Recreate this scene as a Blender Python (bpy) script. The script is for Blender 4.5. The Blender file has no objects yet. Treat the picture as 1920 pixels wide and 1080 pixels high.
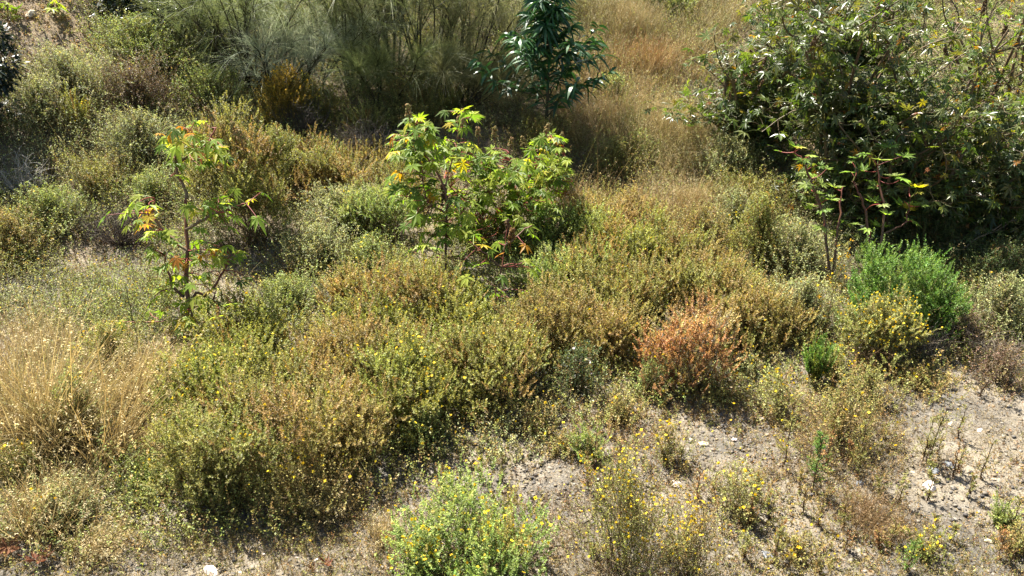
import bpy, bmesh, math
import numpy as np
from mathutils import Vector

# ------------------------------------------------------------------ basics
SC = bpy.context.scene
COL = SC.collection
RNG = np.random.default_rng(11)
CAM_H, PITCH, FPX = 4.0, math.radians(26.0), 1600.0
CP, SP = math.cos(PITCH), math.sin(PITCH)
FWD = np.array([0, CP, -SP]); UP = np.array([0, SP, CP]); RIGHT = np.array([1.0, 0, 0])
CAM = np.array([0, 0, CAM_H])


def S(r, g, b, k=0.5):
    """an 8-bit colour as a linear surface colour, scaled down to an albedo"""
    c = np.array([r, g, b]) / 255.0
    return np.where(c <= 0.04045, c / 12.92, ((c + 0.055) / 1.055) ** 2.4) * k


def waves(x, y, f, seed, n=5):
    r = np.random.default_rng(seed)
    z = 0
    for _ in range(n):
        a = r.uniform(0, 6.28); ff = f * r.uniform(0.6, 1.6)
        z = z + np.sin((x * np.cos(a) + y * np.sin(a)) * ff + r.uniform(0, 6.28))
    return z / n


def soft(v, w):
    return w * np.logaddexp(0, v / w)


def terrain(x, y):
    x = np.asarray(x, float); y = np.asarray(y, float)
    y0 = 9.6 + 1.6 / (1 + np.exp(-(x - 4.5)))
    d = y - y0
    z = 0.34 * soft(d, 0.8) - 0.34 * soft(d - 16 + 5.5 / (1 + np.exp(-(x - 9) * 1.2)), 1.5)
    z = z - 1.0 * soft(y - 34, 3.0) * (1 / (1 + np.exp(-(x - 7))))
    bank = soft(-x - 5.0, 0.7) * 0.55 * (1 / (1 + np.exp(-(y - 9.5) * 1.3)))
    bank = bank - soft(bank - 2.2, 0.4)
    z = z + bank
    amp = 1 / (1 + np.exp(-(y - 7.5)))
    z = z + 0.10 * amp * waves(x, y, 1.6, 3) + 0.05 * amp * waves(x, y, 4.0, 4)
    z = z + 0.025 * waves(x, y, 2.6, 5) + 0.008 * waves(x, y, 9.0, 6)
    far = np.maximum(0, y - 60)
    return z - far * 0.25


def ray(px, py):
    return FWD + RIGHT * ((px - 960) / FPX) - UP * ((py - 540) / FPX)


def ground(px, py):
    """the place on the terrain seen at a photo position"""
    d = ray(px, py)
    t = np.arange(2.5, 60, 0.02)
    p = CAM + t[:, None] * d
    k = np.argmax(p[:, 2] < terrain(p[:, 0], p[:, 1]))
    q = p[k] if k else p[-1]
    return np.array([q[0], q[1], float(terrain(q[0], q[1]))])


def depth(p):
    return float(np.dot(np.asarray(p) - CAM, FWD))


def project(p):
    v = p - CAM
    dz = np.maximum(v @ FWD, 0.1)
    return 960 + FPX * (v @ RIGHT) / dz, 540 - FPX * (v @ UP) / dz, dz


# ------------------------------------------------------------------ materials
def leaf_material(name, trans=0.42, rough=0.5, spec=0.4, warm=(1.2, 1.15, 0.65)):
    m = bpy.data.materials.new(name); m.use_nodes = True
    nt = m.node_tree; n = nt.nodes; n.clear()
    out = n.new('ShaderNodeOutputMaterial')
    at = n.new('ShaderNodeAttribute'); at.attribute_name = 'lc'
    pr = n.new('ShaderNodeBsdfPrincipled')
    pr.inputs['Roughness'].default_value = rough
    pr.inputs['Specular IOR Level'].default_value = spec
    nt.links.new(at.outputs['Color'], pr.inputs['Base Color'])
    if trans > 0:
        tr = n.new('ShaderNodeBsdfTranslucent')
        mu = n.new('ShaderNodeMix'); mu.data_type = 'RGBA'; mu.blend_type = 'MULTIPLY'
        mu.inputs['Factor'].default_value = 1.0
        mu.inputs['B'].default_value = (*warm, 1)
        nt.links.new(at.outputs['Color'], mu.inputs['A'])
        nt.links.new(mu.outputs['Result'], tr.inputs['Color'])
        mx = n.new('ShaderNodeMixShader'); mx.inputs['Fac'].default_value = trans
        nt.links.new(pr.outputs[0], mx.inputs[1]); nt.links.new(tr.outputs[0], mx.inputs[2])
        nt.links.new(mx.outputs[0], out.inputs['Surface'])
    else:
        nt.links.new(pr.outputs[0], out.inputs['Surface'])
    return m


M_LEAF = leaf_material('shrub_leaf', 0.40, 0.55, 0.3)
M_CASTOR = leaf_material('castor_leaf', 0.45, 0.36, 0.5, (1.35, 1.5, 0.5))
M_YOUNG = leaf_material('young_castor_leaf', 0.55, 0.5, 0.25, (1.3, 1.45, 0.5))
M_GLOSSY = leaf_material('glossy_leaf', 0.25, 0.40, 0.5)
M_BROOM = leaf_material('broom_twig', 0.45, 0.5, 0.5, (1.1, 1.1, 1.0))
M_STRAW = leaf_material('dry_straw', 0.35, 0.55, 0.35, (1.1, 1.05, 0.9))
M_STEM = leaf_material('plant_stem', 0.0, 0.6, 0.3)
M_PETAL = leaf_material('petal', 0.35, 0.6, 0.2, (1.1, 1.0, 0.5))


def noise_chain(nt, scale, detail, rough, vec):
    t = nt.nodes.new('ShaderNodeTexNoise'); t.inputs['Scale'].default_value = scale
    t.inputs['Detail'].default_value = detail; t.inputs['Roughness'].default_value = rough
    nt.links.new(vec, t.inputs['Vector'])
    return t


def ramp(nt, src, stops):
    r = nt.nodes.new('ShaderNodeValToRGB')
    while len(r.color_ramp.elements) < len(stops):
        r.color_ramp.elements.new(0.5)
    for e, (p, c) in zip(r.color_ramp.elements, stops):
        e.position = p; e.color = (*c, 1)
    nt.links.new(src, r.inputs['Fac'])
    return r


def soil_material():
    m = bpy.data.materials.new('gravelly_soil'); m.use_nodes = True
    nt = m.node_tree; pr = nt.nodes['Principled BSDF']; pr.inputs['Roughness'].default_value = 0.9
    geo = nt.nodes.new('ShaderNodeNewGeometry'); v = geo.outputs['Position']
    big = noise_chain(nt, 0.9, 6, 0.6, v)
    mid = noise_chain(nt, 9, 8, 0.75, v)
    fine = noise_chain(nt, 70, 4, 0.7, v)
    c1 = ramp(nt, mid.outputs['Fac'], [(0.3, S(120, 112, 102, .42)), (0.5, S(192, 182, 164, .42)), (0.72, S(222, 216, 204, .43))])
    c2 = ramp(nt, big.outputs['Fac'], [(0.38, S(186, 186, 186, .95)), (0.6, S(250, 243, 230, 1.))])
    mu = nt.nodes.new('ShaderNodeMix'); mu.data_type = 'RGBA'; mu.blend_type = 'MULTIPLY'; mu.inputs['Factor'].default_value = 1
    nt.links.new(c1.outputs['Color'], mu.inputs['A']); nt.links.new(c2.outputs['Color'], mu.inputs['B'])
    c3 = ramp(nt, fine.outputs['Fac'], [(0.36, (0.45, 0.43, 0.42)), (0.5, (1, 1, 1)), (0.7, (1.2, 1.18, 1.12))])
    m2 = nt.nodes.new('ShaderNodeMix'); m2.data_type = 'RGBA'; m2.blend_type = 'MULTIPLY'; m2.inputs['Factor'].default_value = 1
    nt.links.new(mu.outputs['Result'], m2.inputs['A']); nt.links.new(c3.outputs['Color'], m2.inputs['B'])
    sx = nt.nodes.new('ShaderNodeSeparateXYZ'); nt.links.new(v, sx.inputs[0])
    mr = nt.nodes.new('ShaderNodeMapRange'); mr.inputs[1].default_value = 8.0; mr.inputs[2].default_value = 10.5
    nt.links.new(sx.outputs['Y'], mr.inputs[0])
    m3 = nt.nodes.new('ShaderNodeMix'); m3.data_type = 'RGBA'; m3.blend_type = 'MULTIPLY'
    nt.links.new(mr.outputs[0], m3.inputs['Factor']); nt.links.new(m2.outputs['Result'], m3.inputs['A'])
    m3.inputs['B'].default_value = (1.0, .86, .66, 1)
    nt.links.new(m3.outputs['Result'], pr.inputs['Base Color'])
    b = nt.nodes.new('ShaderNodeBump'); b.inputs['Strength'].default_value = 0.7; b.inputs['Distance'].default_value = 0.03
    ad = nt.nodes.new('ShaderNodeMath'); ad.operation = 'ADD'
    nt.links.new(mid.outputs['Fac'], ad.inputs[0]); nt.links.new(fine.outputs['Fac'], ad.inputs[1])
    nt.links.new(ad.outputs[0], b.inputs['Height']); nt.links.new(b.outputs['Normal'], pr.inputs['Normal'])
    return m


def rock_material(name, dark, light):
    m = bpy.data.materials.new(name); m.use_nodes = True
    nt = m.node_tree; pr = nt.nodes['Principled BSDF']; pr.inputs['Roughness'].default_value = 0.8
    tc = nt.nodes.new('ShaderNodeTexCoord')
    n1 = noise_chain(nt, 14, 8, 0.7, tc.outputs['Object'])
    r = ramp(nt, n1.outputs['Fac'], [(0.32, dark), (0.62, light)])
    nt.links.new(r.outputs['Color'], pr.inputs['Base Color'])
    b = nt.nodes.new('ShaderNodeBump'); b.inputs['Strength'].default_value = 0.5; b.inputs['Distance'].default_value = 0.01
    nt.links.new(n1.outputs['Fac'], b.inputs['Height']); nt.links.new(b.outputs['Normal'], pr.inputs['Normal'])
    return m


# ------------------------------------------------------------------ mesh bag (quads with a colour per point)
class Bag:
    def __init__(self):
        self.V, self.F, self.C, self.n = [], [], [], 0

    def add(self, v, f, c):
        v = np.asarray(v, np.float32).reshape(-1, 3)
        self.V.append(v); self.F.append(np.asarray(f, np.int64).reshape(-1, 4) + self.n)
        self.C.append(np.asarray(c, np.float32).reshape(-1, 3)); self.n += len(v)

    def mesh(self, name, mat, smooth=False):
        me = bpy.data.meshes.new(name)
        v = np.concatenate(self.V); f = np.concatenate(self.F); c = np.concatenate(self.C)
        me.vertices.add(len(v)); me.vertices.foreach_set('co', v.ravel())
        me.loops.add(f.size); me.loops.foreach_set('vertex_index', f.ravel().astype(np.int32))
        me.polygons.add(len(f)); me.polygons.foreach_set('loop_start', np.arange(0, f.size, 4, dtype=np.int32))
        if smooth:
            me.polygons.foreach_set('use_smooth', np.ones(len(f), bool))
        a = me.color_attributes.new('lc', 'FLOAT_COLOR', 'POINT')
        a.data.foreach_set('color', np.concatenate([np.clip(c, 0, 0.9), np.ones((len(c), 1), np.float32)], 1).ravel())
        me.update(calc_edges=True); me.materials.append(mat)
        return me

    def build(self, name, mat, parent=None, loc=None, smooth=False):
        if not self.V:
            return None
        o = bpy.data.objects.new(name, self.mesh(name, mat, smooth)); COL.objects.link(o)
        if parent: o.parent = parent
        if loc is not None: o.location = loc
        return o


def tag(o, label=None, cat=None, group=None, kind=None):
    if label: o['label'] = label
    if cat: o['category'] = cat
    if group: o['group'] = group
    if kind: o['kind'] = kind
    return o


def thing(name, label, cat, loc, group=None, rz=0):
    o = bpy.data.objects.new(name, None); COL.objects.link(o)
    o.empty_display_size = 0.1
    o.location = loc; o.rotation_euler = (0, 0, rz)
    return tag(o, label, cat, group)


def unit(v):
    return v / np.maximum(np.linalg.norm(v, axis=-1, keepdims=True), 1e-9)


def rdir(n, r=RNG):
    return unit(r.normal(size=(n, 3)))


def leaves(bag, P, D, L, W, C, droop=0.15, r=RNG):
    """one folded diamond leaf for every row: base P, direction D, length L, width W, colour C"""
    n = len(P)
    side = unit(np.cross(D, rdir(n, r) * 0.7 + np.array([0, 0, 1.0])))
    nrm = np.cross(side, D)
    L = L[:, None]; W = W[:, None]
    mid = P + D * L * 0.5 - nrm * L * 0.08
    tip = P + D * L - np.array([0, 0, 1]) * L * droop
    v = np.stack([P, mid + side * W * .5, tip, mid - side * W * .5], 1)
    f = np.arange(n * 4).reshape(n, 4)
    bag.add(v, f, np.repeat(C, 4, 0))


def tubes(bag, P, R, C, k=4):
    """P (N,m,3) lines, R (N,m) radii, C (N,3) or (N,m,3)"""
    P = np.asarray(P, float); R = np.asarray(R, float)
    N, m, _ = P.shape
    t = unit(np.gradient(P, axis=1)) if m > 1 else P
    ref = np.where(np.abs(t[..., 2:3]) > 0.9, np.array([1.0, 0, 0]), np.array([0, 0, 1.0]))
    u = unit(np.cross(t, ref)); w = np.cross(t, u)
    a = np.arange(k) * 2 * np.pi / k
    ring = P[:, :, None] + R[:, :, None, None] * (u[:, :, None] * np.cos(a)[None, None, :, None] + w[:, :, None] * np.sin(a)[None, None, :, None])
    idx = np.arange(N * m * k).reshape(N, m, k)
    f = np.stack([idx[:, :-1], np.roll(idx[:, :-1], -1, 2), np.roll(idx[:, 1:], -1, 2), idx[:, 1:]], -1)
    C = np.asarray(C, float)
    if C.ndim == 1: C = np.broadcast_to(C, (N, 3))
    if C.ndim == 2: C = np.broadcast_to(C[:, None], (N, m, 3))
    bag.add(ring, f, np.repeat(C.reshape(-1, 3), k, 0))


def arcs(P0, P1, bow, m, r=RNG):
    """curved lines between rows of P0 and P1"""
    t = np.linspace(0, 1, m)[None, :, None]
    b = r.normal(size=(len(P0), 3)) * bow * np.linalg.norm(P1 - P0, axis=1, keepdims=True)
    return P0[:, None] * (1 - t) + P1[:, None] * t + b[:, None] * (4 * t * (1 - t))


def blades(bag, P, D, L, W, C0, C1, droop=0.3, seg=3, prof='grass', r=RNG):
    n = len(P)
    t = np.linspace(0, 1, seg + 1)
    droop = np.broadcast_to(np.asarray(droop, float), (n,))
    cl = P[:, None] + D[:, None] * (L[:, None, None] * t[None, :, None])
    cl = cl - np.array([0, 0, 1.0]) * (droop * L)[:, None, None] * (t ** 2)[None, :, None]
    side = unit(np.cross(D, rdir(n, r)))
    w = (1 - 0.85 * t) if prof == 'grass' else np.maximum(np.sin(np.pi * np.clip(t * 0.92 + 0.06, 0, 1)) ** 0.8, 0.05)
    off = side[:, None] * (W[:, None] * w[None])[..., None] * 0.5
    v = np.stack([cl - off, cl + off], 2)
    idx = np.arange(n * (seg + 1) * 2).reshape(n, seg + 1, 2)
    f = np.stack([idx[:, :-1, 0], idx[:, :-1, 1], idx[:, 1:, 1], idx[:, 1:, 0]], -1)
    c = C0[:, None] * (1 - t)[None, :, None] + C1[:, None] * t[None, :, None]
    bag.add(v, f, np.repeat(c.reshape(-1, 3), 2, 0))
    return cl[:, -1]


# ------------------------------------------------------------------ palettes: tips, lower leaves, dry leaves, share dry
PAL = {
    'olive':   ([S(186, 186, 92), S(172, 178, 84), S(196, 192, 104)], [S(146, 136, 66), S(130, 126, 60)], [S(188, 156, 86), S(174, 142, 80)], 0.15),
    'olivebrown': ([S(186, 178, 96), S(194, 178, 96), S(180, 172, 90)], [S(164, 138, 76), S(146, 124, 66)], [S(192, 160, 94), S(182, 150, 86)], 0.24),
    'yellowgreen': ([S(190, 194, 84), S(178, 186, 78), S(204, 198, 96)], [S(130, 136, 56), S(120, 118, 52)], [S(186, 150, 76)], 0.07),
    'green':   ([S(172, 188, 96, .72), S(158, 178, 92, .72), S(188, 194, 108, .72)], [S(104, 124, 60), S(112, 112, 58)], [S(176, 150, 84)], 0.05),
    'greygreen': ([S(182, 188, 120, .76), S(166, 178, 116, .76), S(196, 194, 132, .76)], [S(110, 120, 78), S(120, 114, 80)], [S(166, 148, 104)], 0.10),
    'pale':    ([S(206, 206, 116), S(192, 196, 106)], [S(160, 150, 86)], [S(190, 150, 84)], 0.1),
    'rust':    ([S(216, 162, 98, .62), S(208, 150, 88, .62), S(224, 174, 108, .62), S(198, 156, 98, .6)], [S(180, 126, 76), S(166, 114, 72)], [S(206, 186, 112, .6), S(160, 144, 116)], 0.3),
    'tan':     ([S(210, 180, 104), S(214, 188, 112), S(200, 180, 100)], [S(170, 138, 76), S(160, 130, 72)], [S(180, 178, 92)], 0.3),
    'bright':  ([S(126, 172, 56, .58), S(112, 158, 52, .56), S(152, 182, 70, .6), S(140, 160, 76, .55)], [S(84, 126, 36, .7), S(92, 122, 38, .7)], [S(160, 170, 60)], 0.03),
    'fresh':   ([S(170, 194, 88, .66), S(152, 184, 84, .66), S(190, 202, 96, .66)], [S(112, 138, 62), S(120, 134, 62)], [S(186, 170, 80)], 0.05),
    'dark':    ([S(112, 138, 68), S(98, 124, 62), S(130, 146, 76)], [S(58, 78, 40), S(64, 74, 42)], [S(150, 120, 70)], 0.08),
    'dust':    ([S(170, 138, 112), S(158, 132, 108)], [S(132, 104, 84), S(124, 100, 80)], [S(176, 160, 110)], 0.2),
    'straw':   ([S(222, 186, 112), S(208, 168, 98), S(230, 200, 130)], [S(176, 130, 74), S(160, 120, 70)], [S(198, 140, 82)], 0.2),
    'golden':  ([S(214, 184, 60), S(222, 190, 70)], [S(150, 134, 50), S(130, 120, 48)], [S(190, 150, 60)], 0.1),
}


def softer(c, k):
    l = float(np.dot(c, [.21, .72, .07]))
    return c * (1 - k) + l * k


GAIN = {'olive': 1.06, 'olivebrown': 1.1, 'yellowgreen': 1.06, 'tan': 1.04}
PAL = {k: tuple([GAIN.get(k, 1) * softer(c, .07 if k in ('bright', 'fresh', 'golden') else .06) for c in v] if isinstance(v, list) else v for v in p) for k, p in PAL.items()}


def pick(cols, n, r=RNG):
    return np.array(cols)[r.integers(0, len(cols), n)]


def shoots(bag, P0, P1, nl, ll, lw, pal, u=None, r=RNG, spread=0.95, bow=0.08, stem=None, t0=0.12, stemr=0.0015, droop=0.15, vary=0.22, lobe=None):
    """leafy shoots from P0 to P1, nl leaves each"""
    n = len(P0)
    tips, low, dry, pd = PAL[pal]
    A = P1 - P0; len_ = np.linalg.norm(A, axis=1); a = unit(A)
    ref = rdir(n, r); U = unit(np.cross(a, ref)); V = np.cross(a, U)
    b = r.normal(size=(n, 3)) * (bow * len_)[:, None]
    t = np.clip(t0 + (1 - t0) * ((np.arange(nl) + r.uniform(0, 1, (n, nl))) / nl), 0, 1)
    pos = P0[:, None] + A[:, None] * t[..., None] + b[:, None] * (4 * t * (1 - t))[..., None]
    ph = r.uniform(0, 6.28, (n, 1)) + np.arange(nl)[None] * 2.4 + r.normal(size=(n, nl)) * 0.3
    rad = U[:, None] * np.cos(ph)[..., None] + V[:, None] * np.sin(ph)[..., None]
    tl = spread * (1.1 - 0.45 * t) + r.normal(size=(n, nl)) * 0.2
    D = unit(a[:, None] * np.cos(tl)[..., None] + rad * np.sin(tl)[..., None])
    k = r.uniform(0.6, 1.25, (n, nl)) * (1.1 - 0.45 * t)
    ct = pick(tips, n, r)
    if lobe is not None:
        m_ = int(lobe.max()) + 1
        lt = pick(tips, m_, r) * np.exp(r.normal(size=(m_, 1)) * .16) * (1 + r.normal(size=(m_, 3)) * np.array([.08, .04, .1]))
        ct = ct * .35 + lt[lobe] * .65
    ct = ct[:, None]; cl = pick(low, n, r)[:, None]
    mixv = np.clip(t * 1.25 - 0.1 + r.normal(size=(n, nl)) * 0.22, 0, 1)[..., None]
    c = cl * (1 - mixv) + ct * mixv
    isdry = (r.random(n) < pd) if u is None else (u < pd)
    isdry = isdry | (r.random(n) < pd * 0.3)
    c[isdry] = pick(dry, int(isdry.sum()), r)[:, None] * (0.75 + 0.4 * t[isdry])[..., None]
    c = c * np.exp(r.normal(size=(n, 1, 1)) * 0.13 + r.normal(size=(n, nl, 1)) * vary)
    c = c * (1 + r.normal(size=(n, nl, 3)) * 0.05)
    leaves(bag, pos.reshape(-1, 3), D.reshape(-1, 3), (ll * k).ravel(), (lw * k).ravel(), c.reshape(-1, 3), droop, r)
    if stem is not None:
        lines = np.stack([P0, P0 + A * .5 + b, P1], 1)
        tubes(stem, lines, np.tile([stemr * 1.3, stemr, stemr * .5], (n, 1)), pick([S(166, 136, 84), S(150, 130, 80), S(144, 140, 80)], n, r), 3)


def blossoms(bag, P, size, cols, r=RNG):
    n = len(P)
    for ax in range(2):
        D = unit(np.stack([r.normal(size=n), r.normal(size=n), 0.35 * r.normal(size=n) + (0.9 if ax else 0.1)], 1))
        s = unit(np.cross(D, rdir(n, r))); w = np.cross(s, D)
        z = (size * r.uniform(0.6, 1.2, n))[:, None] * 0.5
        if ax: D = w
        v = np.stack([P - D * z, P + s * z, P + D * z, P - s * z], 1)
        bag.add(v, np.arange(n * 4).reshape(n, 4), np.repeat(pick(cols, n, r) * r.uniform(.8, 1.15, (n, 1)), 4, 0))


YEL = [S(240, 214, 50, .8), S(248, 222, 70, .8), S(232, 190, 36, .8)]
ORY = [S(226, 180, 40, .7), S(236, 196, 50, .7)]
WHT = [S(236, 232, 224, .75), S(220, 206, 216, .7)]
LIL = [S(190, 170, 206, .7), S(206, 190, 214, .7)]


def shrub(label, cx, cy, w, hp, pal='olive', kind='mound', flowers=0, fcol=YEL, name='shrub', cat='shrub', group=None,
          ll=0.021, dens=1.0, fsize=0.025, seed=None, ky=0.85):
    """a leafy shrub standing at photo position (cx, cy), about w wide and hp tall there"""
    r = np.random.default_rng(seed if seed is not None else int(cx * 7 + cy * 13 + w))
    p = ground(cx, cy); dp = depth(p); sc = FPX / dp
    th = math.atan2(CAM_H - p[2], math.hypot(p[0], p[1]))
    R = w / 2 / sc
    H = max(hp / (sc * math.cos(th)), 0.12)
    ll = max(ll, 0.0019 * dp)
    root = thing(name, label, cat, p, group)
    fo, st, fl = Bag(), Bag(), Bag()
    area = R * R * 2 + R * H * 2.2
    if kind == 'mound':           # dense dome made of smaller domes of upright leafy shoots
        nlobe = int(np.clip(8 + area * 15, 9, 46))
        ang = r.uniform(0, 6.28, nlobe); rr = np.minimum(np.sqrt(r.uniform(0, 1, nlobe)) * np.exp(r.normal(size=nlobe) * .16), 1.3)
        lr = r.uniform(0.17, 0.34, nlobe) * min(R, 0.5) + 0.05
        cxy = np.stack([np.cos(ang), ky * np.sin(ang)], 1) * (rr * np.maximum(R - lr * .8, 0.02))[:, None]
        cz = H * (0.25 + 0.75 * np.sqrt(np.clip(1 - (rr * 0.78) ** 2, 0.05, 1))) * r.uniform(0.4, 1.2, nlobe) - lr * 0.8
        cen = np.stack([cxy[:, 0], cxy[:, 1], np.maximum(cz, 0.03)], 1)
        uu = r.random(nlobe)
        n = int(np.clip(area * 700 * dens, 80, 2600))
        lob = r.integers(0, nlobe, n)
        d = rdir(n, r); d[:, 2] = np.abs(d[:, 2]) * 0.9 - 0.18; d = unit(d)
        P1 = cen[lob] + d * (lr[lob] * r.uniform(0.8, 1.22, n))[:, None] * np.array([1, 1, 1.15])
        ax = unit(d * 0.75 + np.array([0, 0, 1.0]) + r.normal(size=(n, 3)) * 0.25)
        P1 = P1 + ax * (r.random(n) ** 4 * .13)[:, None]
        P0 = P1 - ax * r.uniform(0.10, 0.2, n)[:, None]
        P0[:, 2] = np.maximum(P0[:, 2], -0.03); P1[:, 2] = np.maximum(P1[:, 2], 0.02)
        shoots(fo, P0, P1, 32, ll * 1.08, ll * 0.58, pal, uu[lob], r, spread=0.9, vary=.28, lobe=lob)
        k = r.choice(n, min(n, 110), replace=False)
        base = np.stack([r.normal(size=len(k)) * R * .15, r.normal(size=len(k)) * R * .15, np.full(len(k), -0.03)], 1)
    elif kind == 'herb':          # loose airy herb: thin wandering stems with small leaves
        n = int(np.clip(area * 520 * dens, 60, 2200))
        ang = r.uniform(0, 6.28, n); rr = np.minimum(np.abs(r.normal(size=n)) * .62, 1.45) * R
        prof = np.sqrt(np.clip(1 - (rr / R * 0.72) ** 2, .06, 1))
        prof = prof * np.clip(1 + .55 * waves(np.cos(ang) * rr, np.sin(ang) * rr, 7.0, int(cx)), .3, 1.6)
        P1 = np.stack([np.cos(ang) * rr, np.sin(ang) * rr * ky, H * prof * r.uniform(0.35, 1.12, n)], 1)
        P0 = P1 * np.array([0.72, 0.72, 0.0]) + np.stack([r.normal(size=n) * .04, r.normal(size=n) * .04, P1[:, 2] - np.minimum(P1[:, 2] + .02, r.uniform(0.14, 0.34, n))], 1)
        shoots(fo, P0, P1, 26, ll * 1.1, ll * 0.62, pal, None, r, spread=1.15, bow=0.2, stem=st, stemr=0.0013, vary=0.3)
        k = r.choice(n, min(n, 50), replace=False)
        base = P0[k] * np.array([0.4, 0.4, 0]) + np.array([0, 0, -0.02])
    else:                          # spire: upright leafy spires fanned from one base
        n = int(np.clip(area * 110 * dens, 12, 160))
        ang = r.uniform(0, 6.28, n); rr = np.sqrt(r.uniform(0, 1, n)) * R
        P1 = np.stack([np.cos(ang) * rr, np.sin(ang) * rr * ky, H * r.uniform(0.55, 1.05, n) * (1 - 0.35 * (rr / R) ** 2)], 1)
        P0 = P1 * np.array([0.35, 0.35, 0.12])
        shoots(fo, P0, P1, 110, ll * 1.35, ll * 0.5, pal, None, r, spread=0.9, bow=0.06, stem=st, stemr=0.003, t0=0.25)
        k = np.arange(n)
        base = P0 * np.array([0.2, 0.2, 0]) + np.array([0, 0, -0.02])
    L = arcs(base, P0[k], 0.10, 5, r)
    tubes(st, L, np.linspace(1, .4, 5)[None] * r.uniform(0.002, 0.0045, (len(k), 1)), pick([S(140, 112, 76), S(124, 104, 70), S(150, 124, 86)], len(k), r), 3)
    fo.build('foliage', M_LEAF, root)
    st.build('stems', M_STEM, root)
    if flowers:
        pw = np.exp(2.6 * waves(P1[:, 0], P1[:, 1], 9.0, int(cy)) + 1.5 * P1[:, 2] / max(H, .05)); sel = r.choice(n, min(n // 2, flowers), replace=False, p=pw / pw.sum())
        top = P1[sel] + np.array([0, 0, 0.012]) + r.normal(size=(len(sel), 3)) * 0.008
        blossoms(fl, top, max(fsize, 0.0020 * dp), fcol, r)
        o = fl.build('flowers', M_PETAL, root); o['kind'] = 'stuff'
    return root


# ------------------------------------------------------------------ castor plants
GREENC = [S(158, 178, 64, .6), S(140, 166, 60, .58), S(176, 186, 72, .62), S(120, 148, 60, .52)]
DARKC = [S(98, 118, 56, .58), S(84, 104, 52, .58), S(112, 128, 60, .58), S(98, 110, 58, .58), S(130, 138, 66, .6), S(122, 116, 62, .58)]
YELC = [S(226, 200, 60, .5), S(236, 170, 50, .5), S(214, 206, 80, .6)]
ORAC = [S(222, 150, 60, .42), S(206, 126, 60, .38)]
REDST = [S(160, 70, 60), S(176, 90, 76), S(140, 60, 52)]
BRST = [S(130, 104, 74), S(116, 92, 66), S(140, 118, 88)]


def palm_leaves(bag, P, out, nrm, size, col, nl=8, droop=0.35, r=RNG):
    """star-shaped leaves of pointed lobes around P"""
    n = len(P)
    x = unit(out - nrm * np.sum(out * nrm, 1, keepdims=True)); y = np.cross(nrm, x)
    ang = np.linspace(-2.45, 2.45, nl)
    dv = droop + r.normal(size=n) * .25
    for i, a in enumerate(ang):
        L = (0.55 + 0.45 * math.cos(a / 1.75)) * size * r.uniform(0.72, 1.12, n)
        aa = a + r.normal(size=n) * 0.13
        dl = 0.33
        def pt(rad, an, z):
            return P + (x * np.cos(an)[:, None] + y * np.sin(an)[:, None]) * rad[:, None] + nrm * (z * rad)[:, None] - np.array([0, 0, 1.0]) * (dv * rad * rad / size)[:, None]
        rm = L * 0.5
        v = np.stack([P, pt(rm, aa - dl, 0.10), pt(L, aa, -0.05), pt(rm, aa + dl, 0.10)], 1)
        # fold along the lobe's midrib: two halves
        m0 = pt(rm, aa, -0.06)
        q1 = np.stack([v[:, 0], v[:, 1], v[:, 2], m0], 1); q2 = np.stack([v[:, 0], m0, v[:, 2], v[:, 3]], 1)
        c = col * r.uniform(0.9, 1.1, (n, 1))
        bag.add(np.stack([q1, q2], 1), np.arange(n * 8).reshape(-1, 4), np.repeat(c, 8, 0))


def seed_head(parent, base, axis, h, rad, cols, r):
    """spike of round spiny capsules"""
    b = Bag(); n = int(26 + h * 90)
    t = r.uniform(0, 1, n); a = r.uniform(0, 6.28, n)
    u = unit(np.cross(axis, np.array([0.3, 0.9, 0.1]))); w = np.cross(axis, u)
    rr = rad * (1.05 - 0.6 * t)
    cen = base + axis * (t * h)[:, None] + (u * np.cos(a)[:, None] + w * np.sin(a)[:, None]) * rr[:, None]
    s = r.uniform(0.009, 0.014, n) * (rad / 0.03)
    cc = pick(cols, n, r)
    lon = np.arange(6) * 2 * np.pi / 6
    rings = []
    for z, q in ((-1, .05), (-.5, .85), (.35, .95), (1, .05)):
        ring = np.stack([np.cos(lon) * q, np.sin(lon) * q, np.full(6, z)], 1)
        rings.append(ring)
    tmpl = np.stack(rings)[None]
    v = cen[:, None, None] + tmpl * s[:, None, None, None] * r.uniform(0.8, 1.2, (n, 4, 6, 1))
    idx = np.arange(n * 24).reshape(n, 4, 6)
    f = np.stack([idx[:, :-1], np.roll(idx[:, :-1], -1, 2), np.roll(idx[:, 1:], -1, 2), idx[:, 1:]], -1)
    b.add(v, f, np.repeat(cc, 24, 0))
    tubes(b, (base + axis * np.linspace(-0.1, h, 4)[:, None])[None], np.full((1, 4), 0.004), S(140, 90, 60), 5)
    # spines
    k = n * 5
    ci = r.integers(0, n, k); d = rdir(k, r)
    leaves(b, cen[ci] + d * s[ci][:, None] * .8, d, s[ci] * 0.7, s[ci] * 0.25, cc[ci] * 1.1, 0, r)
    return b.build('seed_head', M_STEM, parent)


def at(px, py, dp):
    return CAM + ray(px, py) * dp


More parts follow.
